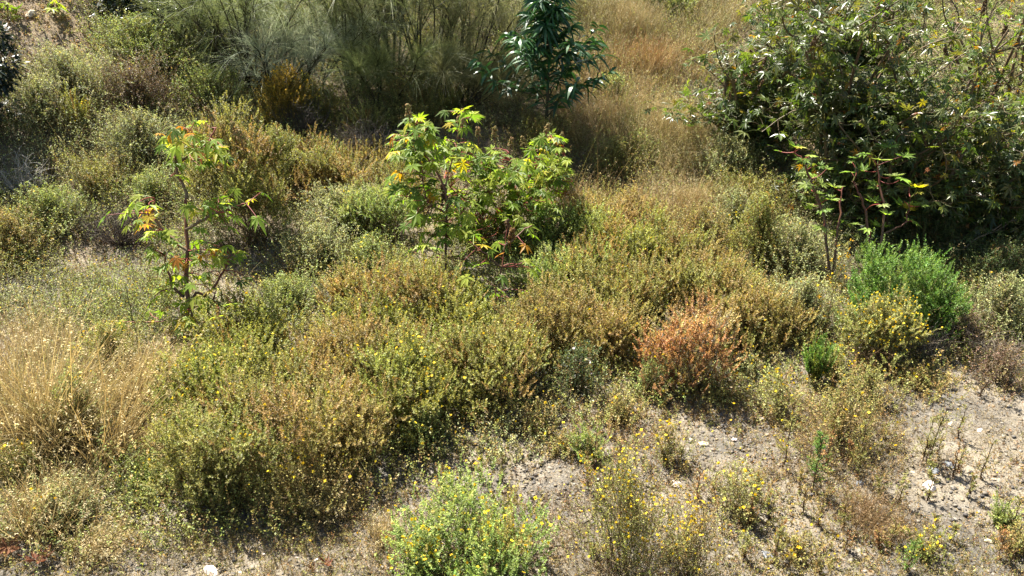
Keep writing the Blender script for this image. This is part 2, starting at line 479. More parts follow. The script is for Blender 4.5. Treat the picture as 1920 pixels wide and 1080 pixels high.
def castor_plant(label, base_px, lines, leafspots, size_px, pal=GREENC, heads=(), yellow=0.12, seed=1, jit=0.22, name='castor_plant',
                 spot_yellow=(), stem_w=1.0, red=0.75, group=None, flat=1.0):
    """castor plant from its stem lines and leaf places, all given where the photo shows them and set round the depth of its foot"""
    r = np.random.default_rng(seed)
    p = ground(*base_px); dp = depth(p)
    root = thing(name, label, 'castor plant', p, group)
    st, gr, ye = Bag(), Bag(), Bag(); pe = st
    allp = []
    for L in lines:
        pts = np.array([at(a, b, dp + (c[0] if c else 0)) for a, b, *c in L])
        if L[0][:2] == tuple(base_px): pts[0] = p - np.array([0, 0, .05])
        # resample smooth
        m = 14; tt = np.linspace(0, len(pts) - 1, m)
        q = np.stack([np.interp(tt, np.arange(len(pts)), pts[:, i]) for i in range(3)], 1)
        q[1:-1] = (q[:-2] + 2 * q[1:-1] + q[2:]) / 4
        q += r.normal(size=q.shape) * 0.006
        w = 0.016 * stem_w if L[0][:2] == tuple(base_px) else 0.010 * stem_w
        cc = np.linspace(0, 1, m)[:, None]
        c = pick(BRST, 1, r) * (1 - cc * red) + pick(REDST, 1, r) * cc * red
        tubes(st, (q - p)[None], (w * np.linspace(1, .45, m))[None], c[None], 7)
        allp.append(q)
    allp = np.concatenate(allp)
    pts, yl = [], []
    for s in leafspots:
        if len(s) == 5: s = (*s[:4], int(s[4] * 2.3))
        if len(s) == 2:
            pts.append(s); yl.append(False)
        else:                        # (cx, cy, rx, ry, count)
            a = r.uniform(0, 6.28, s[4]); q = np.sqrt(r.uniform(0, 1, s[4]))
            for k in range(s[4]):
                pts.append((s[0] + math.cos(a[k]) * q[k] * s[2], s[1] + math.sin(a[k]) * q[k] * s[3])); yl.append(r.random() < yellow)
    for s in spot_yellow:
        pts.append(s); yl.append(True)
    n = len(pts)
    P = np.array([at(a, b, dp + r.normal() * jit) for a, b in pts])
    d2 = ((P[:, None] - allp[None]) ** 2).sum(-1) + 0.6 * np.maximum(0, allp[None, :, 2] - P[:, None, 2] + 0.02) ** 2
    A = allp[np.argmin(d2, 1)]
    h = P - A; far = np.linalg.norm(h, axis=1)
    out = unit(h * np.array([1, 1, 0.2]) + r.normal(size=(n, 3)) * 0.06 + np.array([0, 0, -0.02]))
    nrm = unit(np.array([0, 0, 1.0]) + out * 0.2 * flat + r.normal(size=(n, 3)) * 0.36 * flat)
    size = size_px * dp / FPX * 0.45 * np.exp(np.clip(r.normal(size=n), -1.5, 1) * .28)
    yl = np.array(yl)
    col = pick(pal, n, r) * np.exp(r.normal(size=(n, 1)) * 0.15)
    ycol = np.where(r.random((n, 1)) < 0.88, pick(YELC, n, r), pick(ORAC, n, r))
    for b, m in ((gr, ~yl), (ye, yl)):
        if m.any():
            palm_leaves(b, P[m] - p, out[m], nrm[m], size[m], np.where(yl[m][:, None], ycol[m], col[m]), r.integers(7, 9), (r.uniform(0.2, 0.5) if flat > .8 else -.12), r)
    ln = arcs(A - p, P - p, 0.08, 6, r)
    tubes(pe, ln, np.full((n, 6), 0.0042) * np.linspace(1.2, .8, 6), np.where(r.random((n, 1)) < red, pick(REDST, n, r), pick([S(150, 160, 80)], n, r)), 4)
    st.build('stem', M_STEM, root, smooth=True); gr.build('foliage', M_YOUNG, root)
    if ye.V:
        o = ye.build('yellow_leaves', M_YOUNG, root); o['label'] = 'yellow and orange ageing leaves'
    for (a, b, hpx, c) in heads:
        q = at(a, b, dp + r.normal() * 0.1) - p
        seed_head(root, q, unit(np.array([r.normal() * .12, r.normal() * .12, 1])), hpx * dp / FPX, 0.022 + 0.0004 * hpx, c, r)
    return root


HB = [S(110, 80, 46), S(92, 64, 40), S(130, 96, 52)]
HG = [S(170, 150, 84), S(190, 150, 96), S(150, 140, 76)]


def castor_bush(label, cx, cy, w, hp, nleaf, seed, lean=(0, 0), size=0.16, pal=DARKC, yellow=0.07, heads=6, dead=0.3, thin=False):
    """big many-stemmed castor bush"""
    r = np.random.default_rng(seed); nleaf = int(nleaf * (1.7 if thin else 3.6)); size = size * .84; yellow *= .9
    p = ground(cx, cy); dp = depth(p); sc = FPX / dp
    R = w / 2 / sc; H = hp / (sc * 0.9)
    root = thing('castor_bush', label, 'castor bush', p)
    st, gr, ye = Bag(), Bag(), Bag(); pe = st
    nm = 6 if not thin else 4
    tips, ends = [], []
    for i in range(nm):
        a = 6.28 * i / nm + r.uniform(-.4, .4); q = r.uniform(0.35, 0.75) * R
        top = np.array([math.cos(a) * q + lean[0], math.sin(a) * q * .8 + lean[1], H * r.uniform(0.6, 0.8)])
        b0 = np.array([math.cos(a) * .1, math.sin(a) * .1, -0.08])
        L = arcs(b0[None], top[None], 0.07, 9, r)
        tubes(st, L, np.linspace(0.032, 0.014, 9)[None], pick(BRST, 1, r), 7)
        for j in range(6 if not thin else 5):
            f = r.integers(3, 9); s0 = L[0, f]
            e = s0 + np.array([r.normal() * .55 * R, r.normal() * .45 * R, r.uniform(0.1, 0.42) * H])
            e[:2] *= min(1, R / max(np.hypot(*e[:2]), .01)); e[2] = min(e[2], H * r.uniform(.9, 1.03))
            B = arcs(s0[None], e[None], 0.1, 8, r)
            tubes(st, B, np.linspace(0.013, 0.006, 8)[None], pick(BRST, 1, r), 5)
            tips.append(B[0]); ends.append(e)
        for j in range(5):          # low side shoots keep the lower half leafy
            s0 = L[0, r.integers(1, 5)]
            e = s0 + np.array([r.normal() * .5 * R, r.normal() * .4 * R, r.uniform(0.05, 0.2) * H])
            B = arcs(s0[None], e[None], 0.1, 8, r)
            tubes(st, B, np.linspace(0.009, 0.005, 8)[None], pick(BRST, 1, r), 4); tips.append(B[0])
    tips = np.array(tips)
    bi = r.integers(0, len(tips), nleaf); f = r.integers(1, 8, nleaf)
    A = tips[bi, f]
    d = r.normal(size=(nleaf, 3)) * np.array([1, 1, .45]) + np.array([0, 0, .25])
    P = A + unit(d) * r.uniform(0.08, 0.30, nleaf)[:, None]
    P[:, 2] = np.maximum(P[:, 2], 0.08)
    out = unit((P - A) * np.array([1, 1, .1]) + np.array([0, 0, -0.05]))
    nrm = unit(np.array([0, -.08, .9]) + out * 0.15 + r.normal(size=(nleaf, 3)) * 0.5)
    sz = size * np.exp(np.clip(r.normal(size=nleaf), -2, 1.4) * .35) * .5
    yl = r.random(nleaf) < yellow
    col = pick(pal, nleaf, r) * np.exp(r.normal(size=(nleaf, 1)) * 0.22)
    yc = np.where(r.random((nleaf, 1)) < .8, pick(YELC, nleaf, r), pick(ORAC, nleaf, r)) * .7; sz = np.where(yl, np.minimum(sz, size * .5), sz)
    for b, m in ((gr, ~yl), (ye, yl)):
        if m.any():
            palm_leaves(b, P[m], out[m], nrm[m], sz[m], np.where(yl[m][:, None], yc[m], col[m]), 7, 0.2, r)
    tubes(pe, arcs(A, P, .1, 4, r), np.full((nleaf, 4), 0.0032), pick([S(120, 130, 70), S(130, 110, 76), S(110, 116, 66)], nleaf, r), 3)
    st.build('stems', M_STEM, root, smooth=True); gr.build('foliage', M_CASTOR, root)
    if ye.V:
        o = ye.build('yellow_leaves', M_CASTOR, root); o['label'] = 'yellow and orange ageing leaves'
    for k in range(heads):
        e = ends[r.integers(0, len(ends))]
        seed_head(root, e, unit(np.array([r.normal() * .25, r.normal() * .25, 1])), r.uniform(.12, .25), .026, HB, r)
    return root


# ------------------------------------------------------------------ broom, lance-leaved sapling, grasses
def broom(label, cx, cy, w, hp, seed, tint=0, lean=(0, 0), nstem=22, nstr=6200, gold=0.0):
    r = np.random.default_rng(seed)
    p = ground(cx, cy); dp = depth(p); sc = FPX / dp
    R = w / 2 / sc; H = hp / (sc * 0.92)
    root = thing('broom_shrub', label, 'broom shrub', p)
    st, fo = Bag(), Bag()
    BC = [S(84, 72, 50, .35), S(74, 64, 46, .35), S(100, 90, 60, .35)]
    GC = [[S(156, 168, 104, .54), S(140, 156, 94, .54), S(176, 182, 116, .54)], [S(196, 206, 168, .62), S(180, 194, 154, .62), S(208, 212, 178, .62)], [S(180, 178, 118, .54), S(164, 166, 108, .54), S(196, 190, 130, .54)]][tint]
    a = r.uniform(0, 6.28, nstem); q = np.sqrt(r.uniform(.05, 1, nstem)) * R * 1.05
    E = np.stack([np.cos(a) * q + lean[0], np.sin(a) * q * .8 + lean[1], H * r.uniform(.72, .95, nstem)], 1)
    B0 = np.stack([np.cos(a) * .10, np.sin(a) * .10, np.full(nstem, -.05)], 1)
    L = arcs(B0, E, 0.04, 8, r); t = np.linspace(0, 1, 8)
    L[..., :2] = L[:, :1, :2] + (L[..., :2] - L[:, :1, :2]) * (0.55 + .45 * t)[None, :, None]
    tubes(st, L, np.linspace(1, .35, 8)[None] * r.uniform(.011, .019, (nstem, 1)), pick(BC, nstem, r), 5)
    nb = nstem * 14
    bi = r.integers(0, nstem, nb); f = np.minimum(7, 3 + (5 * r.random(nb) ** .6).astype(int)); s0 = L[bi, f]
    up = unit(L[bi, 7] - L[bi, 3])
    e = s0 + unit(up + r.normal(size=(nb, 3)) * .5) * (r.uniform(.12, .32, nb) * H)[:, None]
    BL = arcs(s0, e, .06, 5, r)
    tubes(st, BL, np.linspace(1, .4, 5)[None] * r.uniform(.0035, .006, (nb, 1)), pick(BC, nb, r), 4)
    k = r.integers(0, nb, nstr); f = r.integers(2, 5, nstr)
    P = BL[k, f]; up = unit(BL[k, 4] - BL[k, 0])
    D = unit(up * 1.25 + r.normal(size=(nstr, 3)) * .36)
    k2 = r.random(nstr) < .25
    P = np.where(k2[:, None], L[r.integers(0, nstem, nstr), r.integers(5, 8, nstr)], P)
    C = pick(GC, nstr, r) * np.exp(r.normal(size=(nstr, 1)) * .2)
    blades(fo, P, D, r.uniform(.2, .6, nstr), r.uniform(.003, .005, nstr), C * .85, C * 1.1, r.uniform(0, .6, nstr), 3, 'grass', r)
    st.build('stems', M_STEM, root); fo.build('foliage', M_BROOM, root)
    if gold:
        g = Bag(); m = int(gold); kk = r.integers(0, nb, m)
        blossoms(g, BL[kk, 4] + r.normal(size=(m, 3)) * .05, .022, [S(226, 190, 40, .7), S(214, 176, 40, .7)], r)
        o = g.build('flowers', M_PETAL, root); o['kind'] = 'stuff'
    return root


def sapling(label, cx, cy, hp, seed):
    """slender young tree with long drooping glossy leaves"""
    r = np.random.default_rng(seed)
    p = ground(cx, cy); dp = depth(p); sc = FPX / dp; H = hp / (sc * .94)
    root = thing('tree_sapling', label, 'young tree', p)
    st, fo = Bag(), Bag()
    tr = np.stack([.03 * np.sin(np.linspace(0, 4, 12)), .02 * np.cos(np.linspace(0, 3, 12)), np.linspace(-.05, H, 12)], 1)
    tubes(st, tr[None], np.linspace(.024, .004, 12)[None], S(92, 84, 62), 8)
    lines = [tr]
    nb = 22
    for i in range(nb):
        f = 0.12 + 0.72 * i / nb
        z = f * H; a = i * 2.4 + r.normal() * .3
        # the widest tier sits at a third of the height, the upper third is a narrow spire
        ln = H * (0.36 * math.exp(-((f - .2) / .26) ** 2) + .09) * r.uniform(.85, 1.15)
        e = np.array([math.cos(a) * ln * .92, math.sin(a) * ln * .92, z + ln * r.uniform(.55, .85)])
        s0 = np.array([np.interp(z, tr[:, 2], tr[:, 0]), np.interp(z, tr[:, 2], tr[:, 1]), z])
        B = arcs(s0[None], e[None], .06, 9, r)
        tubes(st, B, np.linspace(.010, .003, 9)[None], S(96, 92, 60), 5); lines.append(B[0])
    for i, B in enumerate(lines):
        m = 120 if i == 0 else 58
        t = r.uniform(.18 if i else .3, 1, m); k = t * (len(B) - 1)
        P = np.stack([np.interp(k, np.arange(len(B)), B[:, c]) for c in range(3)], 1)
        ax = unit(B[-1] - B[0])
        D = unit(ax * .45 + r.normal(size=(m, 3)) * np.array([1, 1, .35]) * .75 + np.array([0, 0, .12]))
        C = pick([S(66, 116, 60), S(56, 102, 52), S(80, 128, 64), S(66, 106, 62)], m, r) * np.exp(r.normal(size=(m, 1)) * .2)
        blades(fo, P, D, r.uniform(.17, .29, m), r.uniform(.030, .048, m), C, C, r.uniform(.35, .9, m), 4, 'lance', r)
    st.build('trunk', M_STEM, root, smooth=True); fo.build('foliage', M_GLOSSY, root)
    return root


STRAW0 = [S(172, 144, 96, .42), S(188, 160, 106, .42), S(152, 130, 90, .42)]
STRAW1 = [S(230, 206, 148, .46), S(218, 190, 128, .46), S(238, 218, 166, .46), S(212, 176, 118, .46)]
GRN0 = [S(120, 136, 64), S(130, 130, 62)]
GRN1 = [S(172, 178, 96), S(190, 184, 104)]


def grass_geo(P, hgt, lean, r, nb=26, rad=.08, w=.0035, c0=STRAW0, c1=STRAW1, heads=.5, bag=None, hb=None, spread=.5, droop=.2):
    n = len(P) * nb
    idx = np.repeat(np.arange(len(P)), nb)
    B = P[idx] + np.stack([r.normal(size=n) * rad, r.normal(size=n) * rad, np.full(n, -.02)], 1)
    D = unit(np.array([lean[0], lean[1], 1.0]) + r.normal(size=(n, 3)) * np.array([spread, spread, .1]))
    L = hgt[idx] * r.uniform(.45, 1.15, n)
    C0 = pick(c0, n, r) * np.exp(r.normal(size=(n, 1)) * .15); C1 = pick(c1, n, r) * np.exp(r.normal(size=(n, 1)) * .15)
    fx = waves(P[:, 0], P[:, 1], 1.5, 71)[idx][:, None]; fy = waves(P[:, 0], P[:, 1], 1.1, 72)[idx][:, None]
    C1 = C1 * (1 + fx * np.array([.16, -.04, -.1]) + fy * .22); C0 = C0 * (1 + fx * np.array([.14, -.04, -.08]) + fy * .15)
    T = blades(bag, B, D, L, np.full(n, w) * r.uniform(.6, 1.4, n), C0, C1, r.uniform(0, droop * 2, n), 4, 'grass', r)
    if heads:
        k = np.nonzero(r.random(n) < heads)[0]
        m = 5
        kk = np.repeat(k, m)
        Dt = unit(D[kk] - np.array([0, 0, .7]) + r.normal(size=(len(kk), 3)) * .35)
        Pt = T[kk] - D[kk] * (r.uniform(0, .08, len(kk)))[:, None] + r.normal(size=(len(kk), 3)) * .004
        leaves(bag if hb is None else hb, Pt, Dt, r.uniform(.008, .018, len(kk)) + w, np.full(len(kk), w * 1.0 + .001), C1[kk] * 1.05, .2, r)


def grass_tuft(label, cx, cy, w, hp, seed, lean=(0, 0), n=420, c0=STRAW0, c1=STRAW1, heads=.5, group=None, spread=.35, bw=.0035):
    r = np.random.default_rng(seed)
    p = ground(cx, cy); dp = depth(p); sc = FPX / dp
    root = thing('grass_tuft', label, 'grass tuft', p, group)
    R = w / 2 / sc; H = hp / (sc * .85)
    k = 24; a = r.uniform(0, 6.28, k); q = np.sqrt(r.random(k)) * R * .55
    P = np.stack([np.cos(a) * q, np.sin(a) * q, np.zeros(k)], 1)
    b, h = Bag(), Bag()
    grass_geo(P, np.full(k, H * 1.15), lean, r, nb=max(4, n // k), rad=R * .2, w=bw, c0=c0, c1=c1, heads=heads, bag=b, hb=h, spread=spread)
    b.build('blades', M_STRAW, root)
    if h.V:
        o = h.build('seed_heads', M_STRAW, root); o['kind'] = 'stuff'
    return root


def stalk_plant(label, cx, cy, hp, seed, pal='yellowgreen', low=S(96, 72, 50), bushy=.5, flowers=0, group=None, lean=0., name='tall_weed', fcol=YEL, cat='weed', ll=.02, width=.25):
    """single upright weed: bare brown foot, side shoots higher up"""
    r = np.random.default_rng(seed)
    p = ground(cx, cy); dp = depth(p); sc = FPX / dp; H = hp / (sc * .87)
    root = thing(name, label, cat, p, group)
    st, fo, fl = Bag(), Bag(), Bag()
    m = 10
    tr = np.stack([lean * H * np.linspace(0, 1, m) ** 1.4 + np.cumsum(r.normal(size=m)) * .004, np.cumsum(r.normal(size=m)) * .004, np.linspace(-.03, H, m)], 1)
    tubes(st, tr[None], np.linspace(.0055, .002, m)[None], low, 5)
    n = int(10 + 34 * bushy)
    t = r.uniform(.18, .98, n); z = t * (m - 1)
    P0 = np.stack([np.interp(z, np.arange(m), tr[:, c]) for c in range(3)], 1)
    a = r.uniform(0, 6.28, n); ln = H * width * (1.15 - t) * r.uniform(.5, 1.2, n) + .03
    P1 = P0 + np.stack([np.cos(a) * ln * .7, np.sin(a) * ln * .7, ln * r.uniform(.5, 1.2, n)], 1)
    shoots(fo, P0, P1, 16, ll, ll * .38, pal, None, r, stem=st, stemr=.0014, spread=.9)
    dead = r.random(26)
    leaves(fo, np.stack([np.interp(dead * 4, np.arange(m), tr[:, c]) for c in range(3)], 1), unit(r.normal(size=(26, 3)) * np.array([1, 1, .3]) - np.array([0, 0, .6])),
           np.full(26, .028), np.full(26, .009), pick([S(110, 82, 56), S(130, 98, 64)], 26, r), .3, r)
    st.build('stem', M_STEM, root); fo.build('foliage', M_LEAF, root)
    if flowers:
        k = r.integers(0, n, flowers)
        blossoms(fl, P1[k] + r.normal(size=(flowers, 3)) * .012, .018, fcol, r)
        o = fl.build('flowers', M_PETAL, root); o['kind'] = 'stuff'
    return root


# ------------------------------------------------------------------ rocks, dead leaves, twigs
def rock(label, cx, cy, w, seed, mat, flat=.6, name='rock', group=None, cat='rock', depthk=.8):
    r = np.random.default_rng(seed)
    p = ground(cx, cy); dp = depth(p); s = w * dp / FPX / 2
    bm = bmesh.new(); bmesh.ops.create_icosphere(bm, subdivisions=4, radius=1)
    planes = [(rdir(1, r)[0], r.uniform(.55, .85)) for _ in range(11)]
    for v in bm.verts:
        c = np.array(v.co)
        for nn, d in planes:
            o = c @ nn - d
            if o > 0: c = c - nn * o
        c = c * (1 + .025 * math.sin(c[0] * 9 + c[1] * 7) + .02 * math.sin(c[2] * 17 + c[0] * 13))
        v.co = Vector(c * np.array([1.15, depthk, flat]) * s)
    me = bpy.data.meshes.new(name); bm.to_mesh(me); bm.free(); me.materials.append(mat)
    o = bpy.data.objects.new(name, me); COL.objects.link(o)
    o.location = p + np.array([0, 0, s * flat * .42]); o.rotation_euler = (r.normal() * .12, r.normal() * .12, r.uniform(0, 6.28))
    return tag(o, label, cat, group)


def dead_leaf(label, cx, cy, w, seed, group=None):
    r = np.random.default_rng(seed)
    p = ground(cx, cy); s = w * depth(p) / FPX / 2
    b = Bag()
    nrm = unit(np.array([[r.normal() * .6, r.normal() * .6 - .4, 1.0]])); out = unit(np.array([[r.normal(), r.normal(), .4]]))
    palm_leaves(b, np.array([[0, 0, s * .55]]), out, nrm, np.array([s * 1.25]), pick([S(160, 100, 66, .42), S(140, 86, 58, .42), S(172, 116, 78, .42)], 1, r), 8, r.uniform(-1.1, -.6), r)
    tubes(b, arcs(np.array([[0, 0, s * .55]]), np.array([[-s * .8, s * .3, .01]]), .1, 5, r), np.full((1, 5), .003), S(140, 80, 60), 4)
    o = b.build('dead_leaf', M_STRAW, None, p)
    return tag(o, label, 'dead leaf', group)


def twig_tangle(label, cx, cy, w, hp, seed, col, n=70, group=None, name='dry_twigs'):
    r = np.random.default_rng(seed)
    p = ground(cx, cy); dp = depth(p); sc = FPX / dp; R = w / 2 / sc; H = hp / sc / .85
    b = Bag()
    a = r.uniform(0, 6.28, n); q = R * np.sqrt(r.random(n))
    E = np.stack([np.cos(a) * q, np.sin(a) * q * .7, H * r.uniform(.3, 1.05, n)], 1)
    L = arcs(E * np.array([.25, .25, 0]) + np.array([0, 0, -.02]), E, .12, 7, r)
    tubes(b, L, np.linspace(1, .3, 7)[None] * r.uniform(.003, .006, (n, 1)), pick(col, n, r), 4)
    m = n * 4; k = r.integers(0, n, m); f = r.integers(2, 7, m); s0 = L[k, f]
    tubes(b, arcs(s0, s0 + unit(r.normal(size=(m, 3)) + np.array([0, 0, .5])) * r.uniform(.05, .22, m)[:, None], .12, 4, r), np.full((m, 4), .0018) * np.linspace(1, .5, 4), pick(col, m, r), 3)
    o = b.build(name, M_STEM, None, p)
    return tag(o, label, 'dry twigs', group)


# ------------------------------------------------------------------ the ground and what grows over it
def axis(parts):
    return np.unique(np.concatenate([np.linspace(a, b, n) for a, b, n in parts]))


def build_ground():
    xs = axis([(-400, -40, 20), (-40, -12, 50), (-12, 12, 300), (12, 40, 60), (40, 400, 20)])
    ys = axis([(-60, 0, 20), (0, 20, 300), (20, 40, 60), (40, 120, 30), (120, 600, 20)])
    X, Y = np.meshgrid(xs, ys)
    Z = terrain(X, Y)
    near = (Y < 14) & (np.abs(X) < 12)
    rr = np.random.default_rng(2)
    Z = Z + near * rr.normal(size=Z.shape) * .006
    v = np.stack([X, Y, Z], -1).reshape(-1, 3)
    ny, nx = X.shape; i = np.arange(nx * ny).reshape(ny, nx)
    f = np.stack([i[:-1, :-1], i[:-1, 1:], i[1:, 1:], i[1:, :-1]], -1)
    b = Bag(); b.add(v, f, np.ones_like(v) * .3)
    o = b.build('ground', soil_material(), None, smooth=True)
    tag(o, 'stony grey soil sloping up to a scrubby bank', None, None, 'structure')


def inpoly(px, py, poly):
    c = np.zeros(len(px), bool); n = len(poly)
    for i in range(n):
        x1, y1 = poly[i]; x2, y2 = poly[(i + 1) % n]
        k = (y1 > py) != (y2 > py)
        with np.errstate(divide='ignore', invalid='ignore'):
            c ^= k & (px < (x2 - x1) * (py - y1) / (y2 - y1) + x1)
    return c


ZONE = {
    'bare': [(0, 25), (140, -10), (175, 60), (185, 130), (60, 120)],
    'bare2': [(410, 475), (520, 460), (570, 545), (420, 560)],
    'bare3': [(110, 465), (290, 440), (300, 500), (120, 520)],
    'gravel': [(1060, 770), (1240, 780), (1330, 730), (1500, 710), (1560, 695), (1700, 690), (1920, 650), (2700, 640), (2700, 1900), (-900, 1900), (-900, 1100), (150, 1060), (420, 1010), (600, 985), (720, 915), (880, 860), (980, 845)],
    'drygrass': [(-500, 610), (60, 610), (240, 640), (320, 700), (300, 800), (220, 920), (0, 980), (-500, 1000)],
    'meadow': [(-500, 480), (200, 480), (330, 520), (345, 660), (240, 640), (-500, 620)],
    'slope': [(1060, -2000), (2700, -2000), (2700, -60), (1420, 20), (1300, 180), (1330, 300), (1440, 410), (1300, 430), (1080, 420), (1030, 250)],
    'understory': [(1420, 20), (2700, -60), (2700, 600), (1850, 590), (1780, 520), (1480, 460), (1440, 410), (1330, 300), (1300, 180)],
    'left': [(-900, -2000), (400, -2000), (480, 200), (480, 480), (-900, 480)],
    'back': [(400, -2000), (1060, -2000), (1030, 250), (480, 280)],
}


def scatter():
    """points spread evenly over the visible country, each with the photo position it is seen at and its zone"""
    r = np.random.default_rng(77)
    n = 150000
    y = 2.2 + 24 * r.random(n) ** 1.0; x = r.uniform(-1, 1, n) * (2.6 + y * .78)
    x += 0
    P = np.stack([x, y, terrain(x, y)], 1)
    u, v, d = project(P)
    ju = u + 26 * waves(x, y, 3.0, 21) + r.normal(size=n) * 12; jv = v + 16 * waves(x, y, 3.3, 22) + r.normal(size=n) * 7
    zone = np.full(n, 'mid', dtype='<U10')
    for k, poly in ZONE.items():
        zone[inpoly(ju, jv, poly) & (zone == 'mid')] = k.rstrip('23')
    # bare pockets of the gravel
    pk = np.zeros(n, bool)
    for (a, b, ra, rb) in ((1350, 830, 120, 60), (920, 885, 140, 50), (1830, 790, 140, 75), (1770, 930, 110, 60), (330, 1070, 260, 28)):
        pk |= ((ju - a) / ra) ** 2 + ((jv - b) / rb) ** 2 < 1
    zone[pk & (zone == 'gravel')] = 'pocket'
    return P, zone, d, r


def carpet(name, label, P, pal, h, ll, nsh, nl, r, cat='ground cover', flowers=0., fcol=YEL, spread=1.0, rad=.1, mat=None):
    b, st = Bag(), None
    n = len(P)
    if n == 0: return
    idx = np.repeat(np.arange(n), nsh); m = len(idx)
    hh = (h * np.exp(r.normal(size=n) * .3) * (1 + .5 * waves(P[:, 0], P[:, 1], 2.4, 51)))[idx] * r.uniform(.5, 1.1, m)
    B = P[idx] + np.stack([r.normal(size=m) * rad, r.normal(size=m) * rad, np.full(m, -.015)], 1)
    T = B + np.stack([r.normal(size=m) * .38 * hh, r.normal(size=m) * .38 * hh, hh], 1)
    dp = np.maximum((B - CAM) @ FWD, 3)
    pals = pal if isinstance(pal, (list, tuple)) else [pal]
    field = np.argsort(np.argsort(waves(B[:, 0], B[:, 1], 1.7, 31) + .35 * r.normal(size=m))) / m
    which = np.minimum((field * len(pals)).astype(int), len(pals) - 1)
    for i, pn in enumerate(pals):
        k = which == i
        if k.any():
            l2 = np.maximum(ll * 1.2, .0022 * dp[k])[:, None]
            shoots(b, B[k], T[k], nl, l2, l2 * .58, pn, None, r, spread=1.15, bow=.2, stem=b, stemr=.0011, vary=.33)
    o = b.build(name, M_LEAF)
    tag(o, label, cat, None, 'stuff')
    if flowers:
        fb = Bag(); k = r.random(m) < flowers
        blossoms(fb, T[k] + np.array([0, 0, .01]), .017, fcol, r)
        f = fb.build('flowers', M_PETAL, o); f['kind'] = 'stuff'
    return o


def grass_carpet(name, label, P, h, r, nb=10, c0=STRAW0, c1=STRAW1, w=.0035, heads=.35, lean=(.1, -.1), rad=.08, spread=.45):
    b = Bag()
    P = P[waves(P[:, 0], P[:, 1], 1.9, 61) + .45 * r.normal(size=len(P)) > -.35]
    grass_geo(P, h * np.exp(r.normal(size=len(P)) * .25) * np.clip(1 + 1.1 * waves(P[:, 0], P[:, 1], 2.4, 62), .3, 2), lean, r, nb=nb, rad=rad, w=w, c0=c0, c1=c1, heads=heads, bag=b, spread=spread)
    o = b.build(name, M_STRAW)
    return tag(o, label, 'grass', None, 'stuff')


def pebbles(name, label, n, r, cols, smin, smax):
    y = 2.5 + 8 * r.random(n); x = r.uniform(-1, 1, n) * (2.2 + y * .75)
    P = np.stack([x, y, terrain(x, y)], 1); u, v, d = project(P)
    k = inpoly(u, v, ZONE['gravel']) | (r.random(n) < .12)
    k &= waves(x, y, 2.2, 41) + .5 * r.normal(size=n) > -.15
    P = P[k]; m = len(P)
    s = smin * (smax / smin) ** (r.random(m) ** 3.0)
    cube = np.array([[-1, -1, -1], [1, -1, -1], [1, 1, -1], [-1, 1, -1], [-1, -1, 1], [1, -1, 1], [1, 1, 1], [-1, 1, 1]], float)
    v = cube[None] * r.uniform(.45, 1.0, (m, 8, 3)) * s[:, None, None] * np.stack([r.uniform(.8, 1.4, m), r.uniform(.7, 1, m), r.uniform(.3, .7, m)], 1)[:, None]
    a = r.uniform(0, 6.28, m); ca, sa = np.cos(a)[:, None], np.sin(a)[:, None]
    v = np.stack([v[..., 0] * ca - v[..., 1] * sa, v[..., 0] * sa + v[..., 1] * ca, v[..., 2]], -1)
    v = v + P[:, None] + np.array([0, 0, 1]) * (s * .2)[:, None, None]
    q = np.array([[0, 3, 2, 1], [4, 5, 6, 7], [0, 1, 5, 4], [1, 2, 6, 5], [2, 3, 7, 6], [3, 0, 4, 7]])
    f = (np.arange(m) * 8)[:, None, None] + q[None]
    b = Bag(); b.add(v, f, np.repeat(pick(cols, m, r) * r.uniform(.75, 1.15, (m, 1)), 8, 0))
    o = b.build(name, M_STONE)
    return tag(o, label, 'gravel', None, 'stuff')


M_STONE = leaf_material('gravel_stone', 0, .85, .25)


# ================================================================== the place
build_ground()

